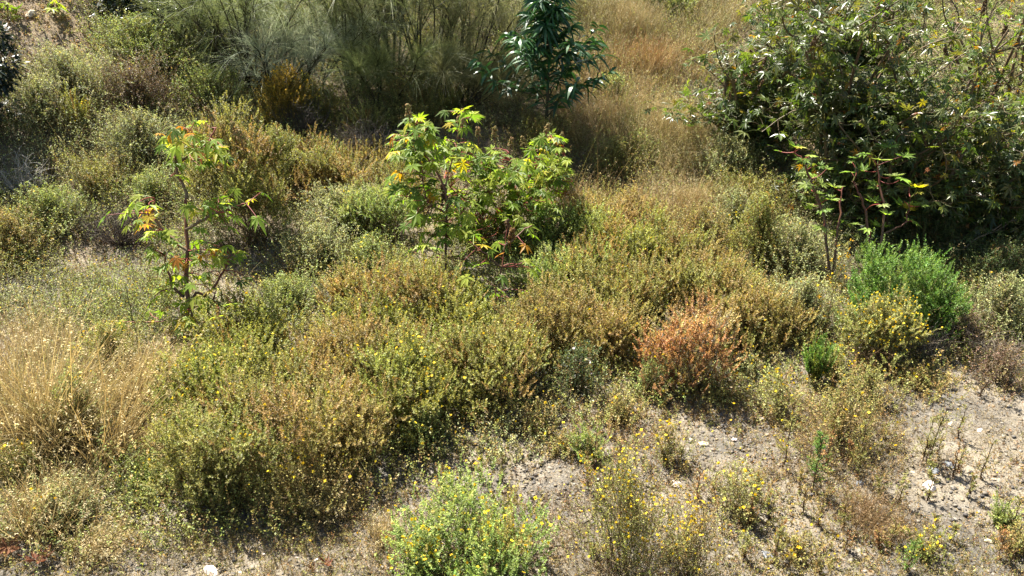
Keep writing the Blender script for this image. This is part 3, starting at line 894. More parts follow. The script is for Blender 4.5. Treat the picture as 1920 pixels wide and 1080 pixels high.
# (label, cx, cy, width, height, palette, kind, flowers)
FRONT = 'low yellow flowered shrubs massed behind the gravel'
MID = 'olive shrubs on the slope'
ROWS = [
 # the mass of low shrubs behind the gravel
 ('wide olive shrub with a few yellow blooms sprawling beside the dry grass', 485, 890, 330, 140, 'olive', 'mound', 26),
 ('yellow green shrub with yellow flowers between tan grass and brownish shrub', 420, 775, 230, 105, 'yellowgreen', 'mound', 40),
 ('brownish olive shrub at the front edge of the mass above the bent dry grass', 640, 865, 230, 125, 'olivebrown', 'mound', 22),
 ('leafy shrub dotted with bright yellow flowers above a dark hollow', 755, 795, 220, 120, 'yellowgreen', 'mound', 70),
 ('dense olive shrub over a dark shaded foot at the gravel edge', 905, 750, 200, 110, 'olive', 'mound', 14),
 ('brown topped shrub in the middle of the yellow flowered mass', 630, 730, 220, 100, 'olivebrown', 'mound', 12),
 ('olive shrub with deep dark gaps behind the bright flowered one', 790, 700, 200, 85, 'olive', 'mound', 18),
 ('green shrub just right of the thick castor trunk foot', 470, 670, 220, 90, 'yellowgreen', 'mound', 30),
 ('small yellow flecked shrub at the top of the front mass', 700, 650, 170, 75, 'yellowgreen', 'mound', 24),
 ('rounded green olive shrub under the leaning red stemmed castor', 870, 670, 190, 85, 'yellowgreen', 'mound', 16),
 ('slim olive shrub closing the front mass beside the low dark herbs', 965, 705, 130, 90, 'olive', 'mound', 6),
 ('thin low shrub spilling onto the stones at the front', 585, 945, 190, 95, 'olivebrown', 'herb', 26),
 ('dark footed shrub with fine twigs next to the stony bottom edge', 430, 935, 190, 100, 'olive', 'herb', 20),
 ('olive tuft between the two brownest front shrubs', 545, 775, 150, 80, 'olive', 'mound', 16),
 ('low green fringe shrub by the small bare gravel pocket', 800, 830, 120, 60, 'green', 'herb', 24),
 # second tier
 ('broad tan and olive shrub with a brown shaded front below the castor spikes', 775, 610, 220, 100, 'olive', 'mound', 16),
 ('pinkish tan shrub with upright dry tips beside the grey green herbs', 665, 580, 120, 75, 'tan', 'mound', 0),
 ('small green shrub between the two red castor stems', 870, 600, 120, 70, 'yellowgreen', 'mound', 10),
 ('brown olive shrub with bare stalks on its shaded side', 1040, 655, 190, 90, 'olivebrown', 'mound', 0),
 ('low olive brown shrub just left of the rust coloured bush', 1140, 670, 160, 85, 'olivebrown', 'mound', 4),
 ('grey olive shrub above the brown one with bare stalks', 1110, 590, 210, 85, 'olive', 'mound', 8),
 ('smooth olive shrub directly behind the rust coloured bush', 1215, 595, 190, 85, 'olive', 'mound', 6),
 ('soft green shrub beside the leaning castor with the big seed head', 1060, 545, 170, 80, 'green', 'mound', 8),
 ('pale olive shrub with yellowish crest in the middle of the slope', 1160, 515, 210, 95, 'yellowgreen', 'mound', 10),
 ('olive shrub meeting the orange tan bush on its uphill side', 1270, 530, 150, 80, 'olive', 'mound', 4),
 ('grey green shrub by the shaded right flank of the bushy castor', 1065, 470, 150, 75, 'green', 'mound', 0),
 ('tan crested shrub on the slope below the pale dry grass', 1170, 445, 190, 65, 'tan', 'mound', 0),
 ('rust brown bush dried to its foot at the edge of the gravel', 1285, 724, 158, 122, 'rust', 'mound', 0),
 ('orange tan bush standing behind the rust brown one', 1345, 590, 200, 95, 'tan', 'mound', 0),
 ('olive tan bush spreading toward the yellow spiked herb', 1435, 630, 150, 80, 'olivebrown', 'mound', 0),
 ('yellowish brown bush touching the rust brown bush', 1365, 660, 120, 80, 'tan', 'mound', 6),
 ('dark green low herb with whitish seed heads before the brown olive shrubs', 1080, 735, 140, 70, 'dark', 'herb', 12),
 ('dark herb with pale dots at the foot of the rust brown bush', 1215, 740, 110, 55, 'green', 'herb', 10),
 # towards the thicket
 ('vivid green bush of upright leafy stems below the tall castor thicket', 1668, 622, 185, 130, 'bright', 'mound', 0),
 ('smaller vivid green bush joined to the big one', 1760, 612, 100, 65, 'bright', 'mound', 0),
 ('round bush crowned with yellow flowers in front of the vivid green bush', 1640, 672, 138, 94, 'pale', 'mound', 420),
 ('small bright green plant beside the tall yellow herb at the gravel edge', 1527, 715, 56, 95, 'bright', 'spire', 0),
 ('green herb with yellow tips uphill of the orange tan bush', 1420, 490, 160, 85, 'yellowgreen', 'herb', 20),
 ('grey green herb just downhill of the pale castor seedlings', 1490, 510, 150, 80, 'greygreen', 'herb', 8),
 ('dry brown herb at the lower end of the pale grass slope', 1310, 470, 140, 70, 'olivebrown', 'herb', 0),
 ('wispy green herb filling the gap between tan bush and yellow herb', 1500, 610, 130, 90, 'greygreen', 'herb', 10),
 ('grey green tangle of herbs at the shaded thicket edge', 1870, 620, 170, 85, 'greygreen', 'herb', 6),
 ('dark herb in the thicket shade above the grey green tangle', 1860, 540, 190, 80, 'dark', 'herb', 0),
 ('dark herb in shade under the long bare leaning branches', 1760, 480, 170, 70, 'dark', 'herb', 0),
 ('dry brown herb patch between vivid green bush and grey tangle', 1800, 645, 100, 60, 'dust', 'herb', 0),
 # behind the left castor and across the middle
 ('round olive bush with a deep dark underside behind the thick castor trunk', 468, 452, 185, 190, 'olive', 'mound', 0),
 ('tall pale green bush with pointed leafy spires behind the curled castor top', 415, 340, 130, 135, 'pale', 'spire', 0),
 ('olive crest shrub right of the dark underside of the round bush', 565, 335, 170, 70, 'olive', 'mound', 0),
 ('tan olive shrub below the grey dry twigs on the slope', 660, 345, 170, 62, 'olivebrown', 'mound', 0),
 ('small olive shrub just below the fallen pale stems', 750, 370, 110, 60, 'olive', 'mound', 0),
 ('grey green herb mound on the slope left of the bushy castor', 640, 430, 170, 75, 'greygreen', 'herb', 8),
 ('yellow green mound beside the tall brown castor seed head', 715, 445, 140, 80, 'green', 'mound', 10),
 ('grey green wiry herb between bare soil and yellow green mound', 600, 500, 150, 80, 'greygreen', 'herb', 6),
 ('dark green wiry herb under the yellow green mound', 690, 510, 130, 70, 'green', 'herb', 6),
 ('wiry green herb beside the bare soil patch near the thick castor trunk', 545, 580, 120, 70, 'green', 'herb', 4),
 ('yellow flowering bush below the feathery grey broom', 540, 235, 90, 85, 'golden', 'mound', 300),
 ('olive weed with yellow specks next to the yellow flowering bush', 595, 225, 100, 60, 'yellowgreen', 'herb', 40),
 ('pale yellow green bush beside the foot of the castor spikes', 690, 250, 90, 60, 'pale', 'spire', 0),
 ('olive weed below the dark stems of the middle broom', 790, 220, 140, 60, 'olive', 'herb', 0),
 ('upright olive weed between the broom stems and the glossy young tree', 835, 215, 60, 70, 'yellowgreen', 'spire', 0),
 # the overgrown bank
 ('dusty brown dry bush in the middle of the green bank', 262, 205, 130, 85, 'dust', 'herb', 0),
 ('grey green bush at the top of the bank below the bare soil', 140, 170, 170, 75, 'greygreen', 'herb', 4),
 ('pale green bush under the black shade at the top', 270, 110, 190, 70, 'green', 'herb', 0),
 ('silvery green herb beside the feathery broom', 385, 130, 110, 85, 'greygreen', 'herb', 0),
 ('green herb hanging over the dark hollow of the bank', 395, 200, 130, 70, 'green', 'herb', 0),
 ('upright yellow green weed on the bank with a brown foot', 155, 255, 50, 100, 'yellowgreen', 'spire', 10),
 ('grey green bush low on the bank behind the star leaved castor', 270, 300, 160, 85, 'greygreen', 'herb', 0),
 ('grassy green herb on the bank above the dark twig tangle', 190, 360, 130, 75, 'olive', 'herb', 6),
 ('dark green herb right of the grassy one on the bank', 285, 385, 110, 70, 'green', 'herb', 0),
 ('pale herb beside the deep shadow at the picture edge', 85, 230, 120, 80, 'greygreen', 'herb', 0),
 ('green herb patch in front of the bank with tiny blooms', 100, 430, 150, 70, 'green', 'herb', 8),
 ('tan and green herb at the foot of the bank by the picture edge', 30, 480, 120, 80, 'tan', 'herb', 12),
 # on the pale grass slope
 ('olive weed hiding the foot of the glossy young tree', 1020, 268, 110, 55, 'olive', 'herb', 0),
 ('light green bush on the crest at the top of the pale grass', 1245, 25, 100, 45, 'green', 'mound', 0),
 ('grey green weed bed in the shade line of the thicket', 1360, 330, 140, 70, 'greygreen', 'herb', 0),
 ('dark olive herb at the shaded foot of the tallest castor bush', 1400, 390, 150, 70, 'olive', 'herb', 0),
 ('green weed clump between the bushy castor and the buff grass', 1150, 320, 110, 55, 'olive', 'herb', 0),
 ('small green weed in the reddish dry grass', 1150, 180, 60, 40, 'green', 'herb', 0),
 ('dark small weed below the green grass tuft on the slope', 1200, 290, 70, 45, 'green', 'herb', 0),
 ('olive herb patch joining the slope grass and the yellow tipped herb', 1370, 440, 140, 60, 'greygreen', 'herb', 6),
 # ragged edge of the gravel
 ('small tan weed standing between pocket and dark footed shrub', 1050, 850, 70, 45, 'tan', 'herb', 4),
 ('thin pale weed in front of the rust brown bush', 1330, 745, 130, 45, 'pale', 'herb', 8),
 ('pale thin weed clump running up to the small bright green plant', 1400, 700, 110, 45, 'greygreen', 'herb', 8),
 ('yellowish weed clump beside the foot of the round yellow crowned bush', 1560, 700, 110, 45, 'yellowgreen', 'herb', 14),
 ('straw coloured weed patch reaching along the gravel to the thicket', 1720, 720, 170, 40, 'tan', 'herb', 6),
 ('tan weed with yellow blooms behind the bright pale flat rock', 1250, 870, 110, 60, 'tan', 'herb', 20),
 ('low green and tan weed in front of the white rock', 1500, 1050, 160, 45, 'olivebrown', 'herb', 14),
 ('low yellow dotted weed clump in front of the bright pale flat rock', 1384, 964, 165, 55, 'pale', 'herb', 26),
 # below the golden grass
 ('dull green herb low in front of the tall golden grass', 120, 975, 200, 60, 'greygreen', 'herb', 6),
 ('green herb with long blades between golden grass and the sprawling olive shrub', 280, 915, 170, 70, 'green', 'herb', 10),
 ('olive herb poking through the golden grass at the edge', 40, 900, 130, 70, 'olive', 'herb', 8),
 ('green herb growing up inside the tall golden grass', 160, 820, 110, 95, 'green', 'herb', 8),
 ('yellow green herb between meadow and golden grass', 215, 690, 120, 80, 'yellowgreen', 'herb', 20),
 # foreground
 ('bright green bush with yellow flowers growing from the gravel in front', 890, 1075, 280, 118, 'fresh', 'mound', 130),
 ('low green wing of the bright flowered front bush', 800, 1075, 130, 60, 'fresh', 'herb', 50),
 ('small fresh green herb in the middle of the gravel', 1103, 850, 70, 45, 'fresh', 'mound', 0),
 ('airy straw coloured herb beside the small gravel pocket', 1010, 810, 110, 70, 'tan', 'herb', 6),
 ('pale green weed spreading over the gravel under the tall yellow herb', 1450, 770, 150, 60, 'pale', 'herb', 30),
 ('airy tan weed clump around the bare footed stalks', 1570, 830, 190, 90, 'tan', 'herb', 14),
 ('low pale weed clump behind the bare footed stalks', 1620, 750, 160, 55, 'pale', 'herb', 20),
 ('dry weed patch by the thicket edge on the gravel', 1870, 715, 130, 60, 'dust', 'herb', 0),
 ('airy orange tan weed between rust bush and gravel pocket', 1160, 790, 120, 60, 'tan', 'herb', 6),
 ('small green weed low down near the corner of the gravel', 1878, 985, 40, 35, 'green', 'mound', 0),
 ('low green weed with yellow daisies in the corner gravel', 1720, 1040, 90, 60, 'yellowgreen', 'herb', 18),
 ('reddish dry weed at the corner of the gravel', 1905, 1040, 60, 60, 'tan', 'herb', 0),
]
for (lab, cx, cy, w, hp, pal, kind, fl) in ROWS:
    nm = {'mound': 'shrub', 'herb': 'herb_clump', 'spire': 'leafy_bush'}[kind]
    near = cy > 800
    shrub(lab, cx, cy, w * 1.2, hp * (1.06 if kind == 'mound' else 1.0), pal, kind, fl, name=nm, cat={'mound': 'shrub', 'herb': 'herb', 'spire': 'bush'}[kind],
          ll=.022 if not near else .019, fcol=ORY if pal == 'golden' else (WHT if pal == 'dark' else YEL),
          dens=2.2 if (pal == 'bright' and kind == 'spire') else (.5 if kind == 'herb' and cy > 680 and cx > 1000 else (1.9 if (cx, cy) == (468, 452) else 1.0)), fsize=.02 if fl > 200 else .025)

# airy foreground herb with hundreds of yellow blooms
shrub('airy thin stemmed herb covered in small yellow blooms in front', 1170, 1075, 250, 185, 'yellowgreen', 'herb', 300, name='herb_clump', cat='herb', ll=.012, dens=.75, seed=5, fsize=.019)
shrub('thin brownish herb with scattered yellow blooms beside the airy one', 1290, 1085, 150, 110, 'tan', 'herb', 90, name='herb_clump', cat='herb', ll=.012, dens=.8, seed=6, fsize=.018)

# ---- castor plants
castor_plant('castor plant with one thick bare trunk, red stalks and yellowing star leaves', (347, 655),
    [[(347, 655), (350, 560), (350, 470), (349, 395), (351, 372)],
     [(351, 372), (343, 345), (328, 318), (332, 290), (343, 268), (348, 255)],
     [(331, 305), (360, 290), (380, 275), (400, 255), (405, 240)],
     [(360, 600), (362, 540), (385, 560), (415, 520), (428, 490), (432, 478)],
     [(386, 640), (388, 590), (404, 550)], [(345, 555), (325, 540), (312, 500), (308, 480)],
     [(350, 470), (300, 430), (285, 400), (290, 370)], [(351, 430), (400, 400), (440, 390), (460, 380)]],
    [(312, 258), (325, 243), (365, 228), (382, 226), (318, 285), (330, 275), (362, 255), (372, 268), (352, 282), (385, 270), (405, 262), (412, 300), (425, 290), (325, 305), (372, 305),
     (440, 355), (420, 372), (392, 378), (402, 400), (376, 430), (415, 412), (428, 425), (482, 408), (490, 360), (350, 385), (360, 395),
     (262, 368), (198, 404), (240, 402), (285, 410), (255, 385), (300, 435), (330, 455), (365, 472), (395, 470), (410, 476), (428, 482), (446, 482), (330, 488),
     (462, 520), (452, 528), (385, 518), (302, 543), (328, 532), (408, 542), (432, 570), (324, 600), (340, 617), (386, 617), (228, 603), (402, 455), (300, 505), (290, 560), (370, 590), (425, 605),
     (355, 352), (340, 330), (345, 275, 48, 36, 8), (415, 385, 45, 30, 6), (270, 405, 45, 30, 6), (395, 475, 55, 25, 5), (350, 590, 70, 40, 5), (405, 300, 40, 30, 5), (350, 480, 70, 60, 9), (365, 570, 60, 45, 8), (300, 470, 40, 50, 4)],
    46, seed=3, flat=.9, stem_w=1.6, spot_yellow=[(345, 238), (358, 250), (405, 285), (418, 276), (468, 373), (338, 262), (372, 286), (350, 300), (428, 372), (268, 410), (290, 425), (400, 470), (322, 268), (282, 396), (274, 420), (395, 402), (300, 250), (363, 395)],
    heads=[(395, 225, 26, HG), (440, 250, 22, HG), (452, 262, 18, HG)], jit=.2)
castor_plant('castor plant with an upright dark red stem and brown spiky seed head', (838, 560),
    [[(838, 560), (836, 470), (836, 400), (838, 345), (800, 300), (772, 230), (768, 200)], [(836, 400), (800, 380), (790, 330), (785, 270)], [(837, 345), (850, 290), (862, 240), (862, 210)]],
    [(770, 330, 45, 60, 22), (775, 260, 40, 42, 20), (860, 225, 40, 24, 7), (840, 280, 60, 30, 12), (800, 400, 50, 40, 10), (790, 462), (800, 505), (840, 470, 55, 55, 9), (830, 400, 60, 50, 9), (855, 430), (770, 470), (870, 450), (850, 480), (878, 400)],
    46, seed=4, heads=[(835, 385, 42, HB), (767, 218, 24, HG), (786, 250, 20, HG), (863, 240, 22, HG), (868, 235, 14, HG)], yellow=.05)
castor_plant('castor plant leaning on a red stem under a big knobbly seed head', (915, 620),
    [[(925, 590), (930, 545), (943, 490), (952, 430)], [(940, 500), (900, 470), (880, 450)], [(948, 460), (985, 430), (1000, 420)]],
    [(920, 470), (935, 455), (900, 495), (985, 490), (995, 505), (990, 425), (1000, 440), (870, 475), (860, 500), (905, 520), (940, 545), (955, 560), (930, 550), (985, 545), (965, 575), (985, 525), (875, 520), (890, 440), (1003, 500), (940, 520), (950, 580), (915, 545)],
    46, seed=5, spot_yellow=[(905, 460), (935, 478), (985, 460)], heads=[(953, 448, 40, HB), (958, 455, 30, [S(150, 110, 50), S(130, 90, 44)])], jit=.15)
castor_plant('bushy castor plant with many orange topped seed spikes beside the dark glossy young tree', (960, 470),
    [[(960, 470), (950, 400), (990, 340), (1020, 290), (1025, 245)], [(955, 430), (920, 370), (900, 310), (880, 280)], [(950, 400), (1000, 370), (1040, 330), (1060, 290)],
     [(950, 410), (960, 340), (955, 290)], [(952, 420), (880, 380), (830, 340)]],
    [(1025, 290, 45, 40, 30), (1035, 340, 35, 45, 30), (985, 340, 40, 40, 22), (940, 310, 50, 40, 26), (890, 340, 60, 40, 32), (870, 300, 40, 30, 16), (930, 380, 60, 40, 26), (860, 400, 40, 40, 14), (980, 400, 40, 30, 14), (1020, 390, 30, 20, 6), (930, 440, 60, 35, 10), (985, 440, 45, 30, 7), (880, 430, 40, 35, 6)],
    38, seed=6, yellow=.05, heads=[(1024, 250, 20, HG), (928, 258, 22, HG), (897, 255, 18, HG), (957, 275, 18, HG), (983, 272, 18, HG), (1055, 268, 20, HG), (880, 290, 18, HG), (1040, 285, 18, HG), (895, 385, 20, HG)], jit=.38)
castor_plant('young castor with flat pale green star leaves before the dark thicket', (1560, 540),
    [[(1560, 540), (1545, 400), (1520, 340), (1505, 300), (1490, 285)], [(1552, 430), (1530, 370), (1512, 320)], [(1560, 540), (1575, 400), (1580, 350)]],
    [(1492, 274), (1460, 283), (1518, 292), (1537, 310), (1550, 316), (1508, 325), (1525, 330), (1540, 345), (1563, 350), (1520, 352), (1535, 362), (1556, 372), (1575, 376), (1525, 385), (1540, 395), (1505, 300), (1550, 395), (1538, 425), (1510, 345)],
    40, pal=[S(176, 206, 90), S(160, 196, 84), S(190, 210, 110)], seed=8, flat=.45, spot_yellow=[(1500, 276)], jit=.15)
castor_plant('pale star leaved castor seedling forked in two stems above the vivid green bush', (1640, 550),
    [[(1640, 550), (1625, 400), (1610, 360), (1600, 340)], [(1640, 550), (1660, 400), (1650, 350), (1645, 310)], [(1655, 440), (1700, 420), (1705, 370)]],
    [(1600, 296), (1597, 303), (1622, 288), (1595, 322), (1620, 320), (1632, 340), (1640, 350), (1665, 275), (1695, 292), (1650, 300), (1690, 335), (1705, 350), (1692, 385), (1640, 378), (1655, 385), (1665, 400), (1710, 415), (1610, 370), (1670, 330), (1725, 385), (1605, 420), (1625, 430), (1650, 425)],
    46, pal=[S(176, 206, 90), S(160, 196, 84), S(200, 216, 130)], seed=9, flat=.45, spot_yellow=[(1718, 350), (1722, 362), (1705, 392)], jit=.2)
castor_plant('castor shoot with bright leaves on the bare soil of the bank', (103, 35), [[(103, 35), (102, 20), (101, 8)]],
    [(92, 6), (112, 8), (100, 2), (106, 14), (96, 16)], 40, seed=12, jit=.1, red=.2)
castor_plant('bright castor shoot at the very corner of the bank', (14, 45), [[(14, 45), (14, 25), (12, 5)]],
    [(10, 10), (24, 14), (4, 26), (20, 30), (12, 4), (30, 18), (2, 8)], 42, seed=13, jit=.12, red=.2)

# the castor thicket
castor_bush('tallest dark castor bush of the thicket, glossy leaves down to the pale grass', 1560, 400, 330, 370, 760, 31, heads=7, size=.20)
castor_bush('dark castor bush at the edge of the pale grass slope with low side shoots', 1395, 285, 230, 210, 520, 32, heads=4, size=.2)
castor_bush('dense dark castor bush in the middle of the thicket with orange leaves', 1680, 450, 330, 265, 720, 33, heads=5, yellow=.09, size=.19)
castor_bush('castor bush with smaller shiny leaves at the end of the thicket', 1850, 460, 310, 245, 760, 34, heads=4, yellow=.10, size=.16)
castor_bush('thin tall castor with yellowing leaves and bare trunks behind the thicket', 1780, 330, 260, 330, 420, 35, heads=3, yellow=.3, thin=True, size=.17, pal=[S(140, 160, 64), S(120, 146, 60), S(160, 166, 74)])
castor_bush('sparse yellowing castor at the corner where the bare branches cross', 1900, 300, 240, 310, 380, 36, heads=2, yellow=.3, thin=True, size=.16, pal=[S(150, 160, 70), S(120, 146, 60), S(166, 170, 80)])
castor_bush('dark castor bush behind the tallest one on the crest', 1500, 190, 220, 190, 420, 37, heads=5, size=.2)
castor_bush('dark castor bush rising behind the middle of the thicket', 1590, 200, 210, 200, 460, 38, heads=4, yellow=.12, size=.2)

def branch(label, pts, base, rad):
    p = ground(*base); dp = depth(p); r = np.random.default_rng(int(pts[0][0]))
    q = np.array([at(a, b, dp + o) for a, b, o in pts]) - p
    m = 16; tt = np.linspace(0, len(q) - 1, m)
    L = np.stack([np.interp(tt, np.arange(len(q)), q[:, i]) for i in range(3)], 1) + r.normal(size=(m, 3)) * .008
    b = Bag(); tubes(b, L[None], np.linspace(rad, rad * .35, m)[None], S(176, 152, 120), 6)
    k = r.integers(4, m, 9); tubes(b, arcs(L[k], L[k] + unit(r.normal(size=(9, 3)) + np.array([.4, 0, .5])) * r.uniform(.15, .5, 9)[:, None], .1, 5, r), np.tile(np.linspace(rad * .4, rad * .15, 5), (9, 1)), S(160, 140, 110), 4)
    o = b.build('bare_branch', M_STEM, None, p, smooth=True)
    tag(o, label, 'branch')
branch('long bare pale branch leaning out of the thicket toward the corner', [(1790, 470, 0), (1850, 420, 0), (1905, 385, .1), (1990, 350, .2)], (1790, 480), .016)
branch('thin bare branch crossing the thicket shade below the leaning one', [(1760, 500, 0), (1820, 455, 0), (1880, 420, 0), (1960, 385, .1)], (1760, 505), .011)
branch('bare grey twig standing up through the castor seedlings', [(1660, 440, 0), (1650, 330, 0), (1625, 250, .1), (1600, 215, .1)], (1660, 445), .012)

# ---- brooms, young tree
broom('feathery grey broom with arching silver sprays beside the yellow flowers', 470, 165, 344, 218, 51, 0, (.15, 0))
broom('silvery pale broom drooping over the yellow flowering bush', 590, 165, 224, 126, 52, 1, (.35, -.1), 12, 2600)
broom('broom with straight dark stems standing behind the feathery one', 735, 145, 314, 218, 53, 2, (0, .1), 18)
broom('broom fanning out long dark stems in the middle of the crest', 800, 180, 300, 241, 54, 0, (.35, .1), 20)
broom('leaning broom with dark slanting stems just left of the glossy young tree', 880, 190, 284, 218, 55, 2, (.5, .1), 16)
broom('pale silver broom far back on the crest among the dark stems', 700, 60, 330, 126, 56, 1, (0, .2), 14, 4200)
broom('olive broom against the pale grass behind the glossy young tree', 950, 70, 284, 138, 57, 2, (.2, .2), 14, 4600)
broom('greenish broom on the crest above the feathery one', 590, 60, 300, 126, 58, 0, (0, .2), 14, 4600)
broom('green feathery broom arching over the hollow of the bank', 400, 130, 190, 130, 59, 0, (.1, -.1))
broom('dark stemmed broom between the silvery and straight stemmed ones', 665, 170, 170, 190, 60, 0, (.15, 0))
broom('low feathery green broom spreading below the arching grey one', 520, 205, 210, 120, 63, 1, (.5, -.1), 16, 3600)
broom('grey green broom thicket low between the dark stemmed brooms', 720, 200, 200, 100, 64, 0, (.2, -.2), 12, 6000)
broom('low olive broom at the foot of the leaning dark stemmed one', 850, 215, 170, 90, 65, 2, (.3, -.1), 12, 5000)
sapling('slender young tree with long dark glossy drooping leaves', 1022, 255, 275, 61)

# dark evergreen growth at the top of the bank
def dark_tree(label, cx, cy, w, hp, seed, n=9000):
    r = np.random.default_rng(seed)
    p = ground(cx, cy); dp = depth(p); sc = FPX / dp; R = w / 2 / sc; H = hp / sc
    root = thing('evergreen_bush', label, 'evergreen bush', p)
    fo, st = Bag(), Bag()
    nl = 26; c = np.stack([r.uniform(-.75, .75, nl) * R, r.uniform(-.6, .6, nl) * R, r.uniform(.15, .95, nl) * H], 1); rad = r.uniform(.25, .4, nl) * R
    k = r.integers(0, nl, n); d = rdir(n, r); P = c[k] + d * (rad[k] * r.uniform(.5, 1.1, n))[:, None]; P[:, 2] = np.maximum(P[:, 2], .02)
    C = pick([S(50, 66, 40), S(42, 58, 38), S(60, 74, 46)], n, r) * np.exp(r.normal(size=(n, 1)) * .2)
    leaves(fo, P, unit(d + r.normal(size=(n, 3)) * .5), r.uniform(.06, .11, n), r.uniform(.025, .04, n), C, .2, r)
    tubes(st, arcs(np.zeros((nl, 3)) - [0, 0, .05], c, .08, 6, r), np.tile(np.linspace(.03, .008, 6), (nl, 1)), S(80, 66, 50), 5)
    fo.build('foliage', M_GLOSSY, root); st.build('stems', M_STEM, root)
dark_tree('black green evergreen bush casting deep shade at the top of the bank', 300, 45, 250, 120, 71)
dark_tree('dark evergreen bush beside the feathery broom at the top', 400, 60, 130, 110, 72, 6000)
dark_tree('dark bush in deep shadow at the very edge of the bank', -30, 250, 150, 190, 73, 7000)

# ---- grass tufts
grass_tuft('tall golden dry grass clump filling the corner beside the olive shrubs', 110, 830, 250, 170, 81, (.25, -.05), 1300, bw=.006, spread=.5, c1=STRAW1 * 2 + GRN1)
grass_tuft('long straw blades rising above the golden clump at the edge', 70, 840, 190, 235, 98, (.22, 0), 260, bw=.008, heads=.8, c1=[S(240, 214, 150, .5), S(232, 198, 124, .5)])
grass_tuft('long arching straw blades sweeping from the golden clump over the olive shrub', 225, 860, 150, 190, 99, (.55, -.05), 200, bw=.008, heads=.8, c1=[S(240, 214, 150, .5), S(222, 186, 116, .5)])
grass_tuft('dry tan grass spilling down below the golden clump to the corner', 80, 985, 220, 110, 120, (.3, -.1), 700, bw=.005)
grass_tuft('tan dry grass clump leaning toward the yellow green shrub', 250, 770, 150, 130, 82, (.55, .05), 700, bw=.005)
grass_tuft('golden grass clump at the very edge behind the tall corner clump', 20, 780, 160, 130, 83, (.05, 0), 800, bw=.006, spread=.5)
grass_tuft('slanting tan grass stalks against the dark side of the shrub by the castor trunk', 265, 720, 90, 110, 96, (.6, .1), 160, bw=.005)
grass_tuft('pale upright grass tuft in the meadow edge beside the tall pale stalks', 60, 680, 90, 90, 97, (.1, 0), 200, bw=.005)
grass_tuft('greenish dry grass bending over below the tall golden clump', 330, 860, 170, 70, 84, (.8, -.2), 700, c1=[S(200, 190, 110), S(180, 176, 100), S(216, 180, 116)])
grass_tuft('pale feathery grass bent over the front of the brownish olive shrub', 640, 960, 130, 70, 85, (-.6, -.2), 420, heads=.9)
grass_tuft('straw grass tuft at the stony bottom edge beside dead red leaves', 170, 1040, 130, 80, 86, (.6, -.2), 420, heads=.9)
grass_tuft('tall pale grass stalks standing up out of the meadow', 105, 660, 60, 90, 87, (0, 0), 60, heads=.8)
grass_tuft('fine dry grass wisp beside the front bush foot', 720, 1010, 100, 60, 88, (.1, -.2), 300)
grass_tuft('short green grass tuft in the pale slope beside the dark thicket', 1190, 245, 60, 50, 89, (0, 0), 260, c0=GRN0, c1=[S(120, 170, 70), S(140, 180, 80)], heads=0)
grass_tuft('pale shimmering oat grass high on the slope', 1180, 60, 150, 70, 90, (.1, 0), 1100, heads=1.0)
grass_tuft('reddish dry grass patch on the slope beside the young tree', 1200, 130, 150, 60, 91, (.1, 0), 1000, c1=[S(206, 150, 96), S(190, 136, 90), S(216, 166, 110)])
grass_tuft('buff fluffy grass in the middle of the pale slope', 1270, 260, 150, 65, 92, (0, 0), 1000, heads=1.0)
grass_tuft('bleached grass clump low on the slope with bright seed heads', 1290, 390, 80, 55, 93, (0, 0), 500, heads=1.0)
grass_tuft('thin bluish herb grass on the crest in the top gap', 1250, 30, 70, 40, 94, (0, 0), 500, c0=GRN0, c1=[S(150, 176, 110), S(160, 184, 120)], heads=0)
grass_tuft('grey brown dry grass patch in the corner gravel', 1640, 985, 190, 60, 95, (.1, -.1), 800, c0=[S(140, 110, 76)], c1=[S(186, 156, 110), S(170, 136, 96)], heads=.3)

# ---- single upright weeds
stalk_plant('tall thin herb with a spire of yellow flowers by the vivid green bush', 1545, 640, 175, 101, 'yellowgreen', S(120, 116, 66), .7, 90, name='flower_stalk', cat='flower', fcol=ORY, width=.2)
stalk_plant('tall bare footed weed with yellow green top left of the green sprig', 1466, 880, 130, 102, 'yellowgreen', bushy=.45, flowers=8)
stalk_plant('stout weed with brown foot and leafy olive top', 1605, 895, 120, 103, 'olive', S(86, 62, 44), 1.3)
stalk_plant('green leafy sprig standing on the gravel with one lilac bloom', 1522, 925, 110, 104, 'bright', S(90, 84, 50), 1.0, 1, fcol=LIL, ll=.026)
stalk_plant('thin weed with dark stem standing behind the dark rock', 1738, 868, 110, 105, 'pale', bushy=.4)
stalk_plant('thinner twin of the dark stemmed weed near the dark rock', 1727, 868, 90, 106, 'pale', bushy=.3)
stalk_plant('bare brown weed stalk in the tan weed clump', 1555, 855, 120, 107, 'tan', S(130, 86, 50), .2)
stalk_plant('brown stalk with few leaves at the front of the gravel', 1500, 965, 55, 108, 'tan', bushy=.1)
stalk_plant('small dry sprig in the gravel pocket by the shrub mass', 940, 905, 50, 109, 'olive', bushy=.3)
stalk_plant('short dry sprig with yellow head left of the front bush', 830, 925, 55, 110, 'tan', bushy=.2, flowers=3)
stalk_plant('short leafy sprig in the gravel pocket beneath the dark shrub foot', 902, 900, 45, 111, 'olive', bushy=.4)
stalk_plant('red brown sprig behind the airy yellow herb', 1160, 890, 80, 112, 'rust', bushy=.3)
stalk_plant('tall thin stalk rising out of the airy yellow herb', 1160, 990, 170, 113, 'tan', S(150, 100, 60), .15, 6)
stalk_plant('green daisy sprig near the dead grass patch', 1700, 1075, 70, 114, 'bright', bushy=.5, flowers=5)
stalk_plant('brown weed stalk beside the white rock', 1535, 985, 70, 115, 'tan', bushy=.1)
stalk_plant('black seed stalk standing in the meadow by the thick castor trunk', 258, 640, 95, 116, 'dark', S(70, 60, 44), .3)
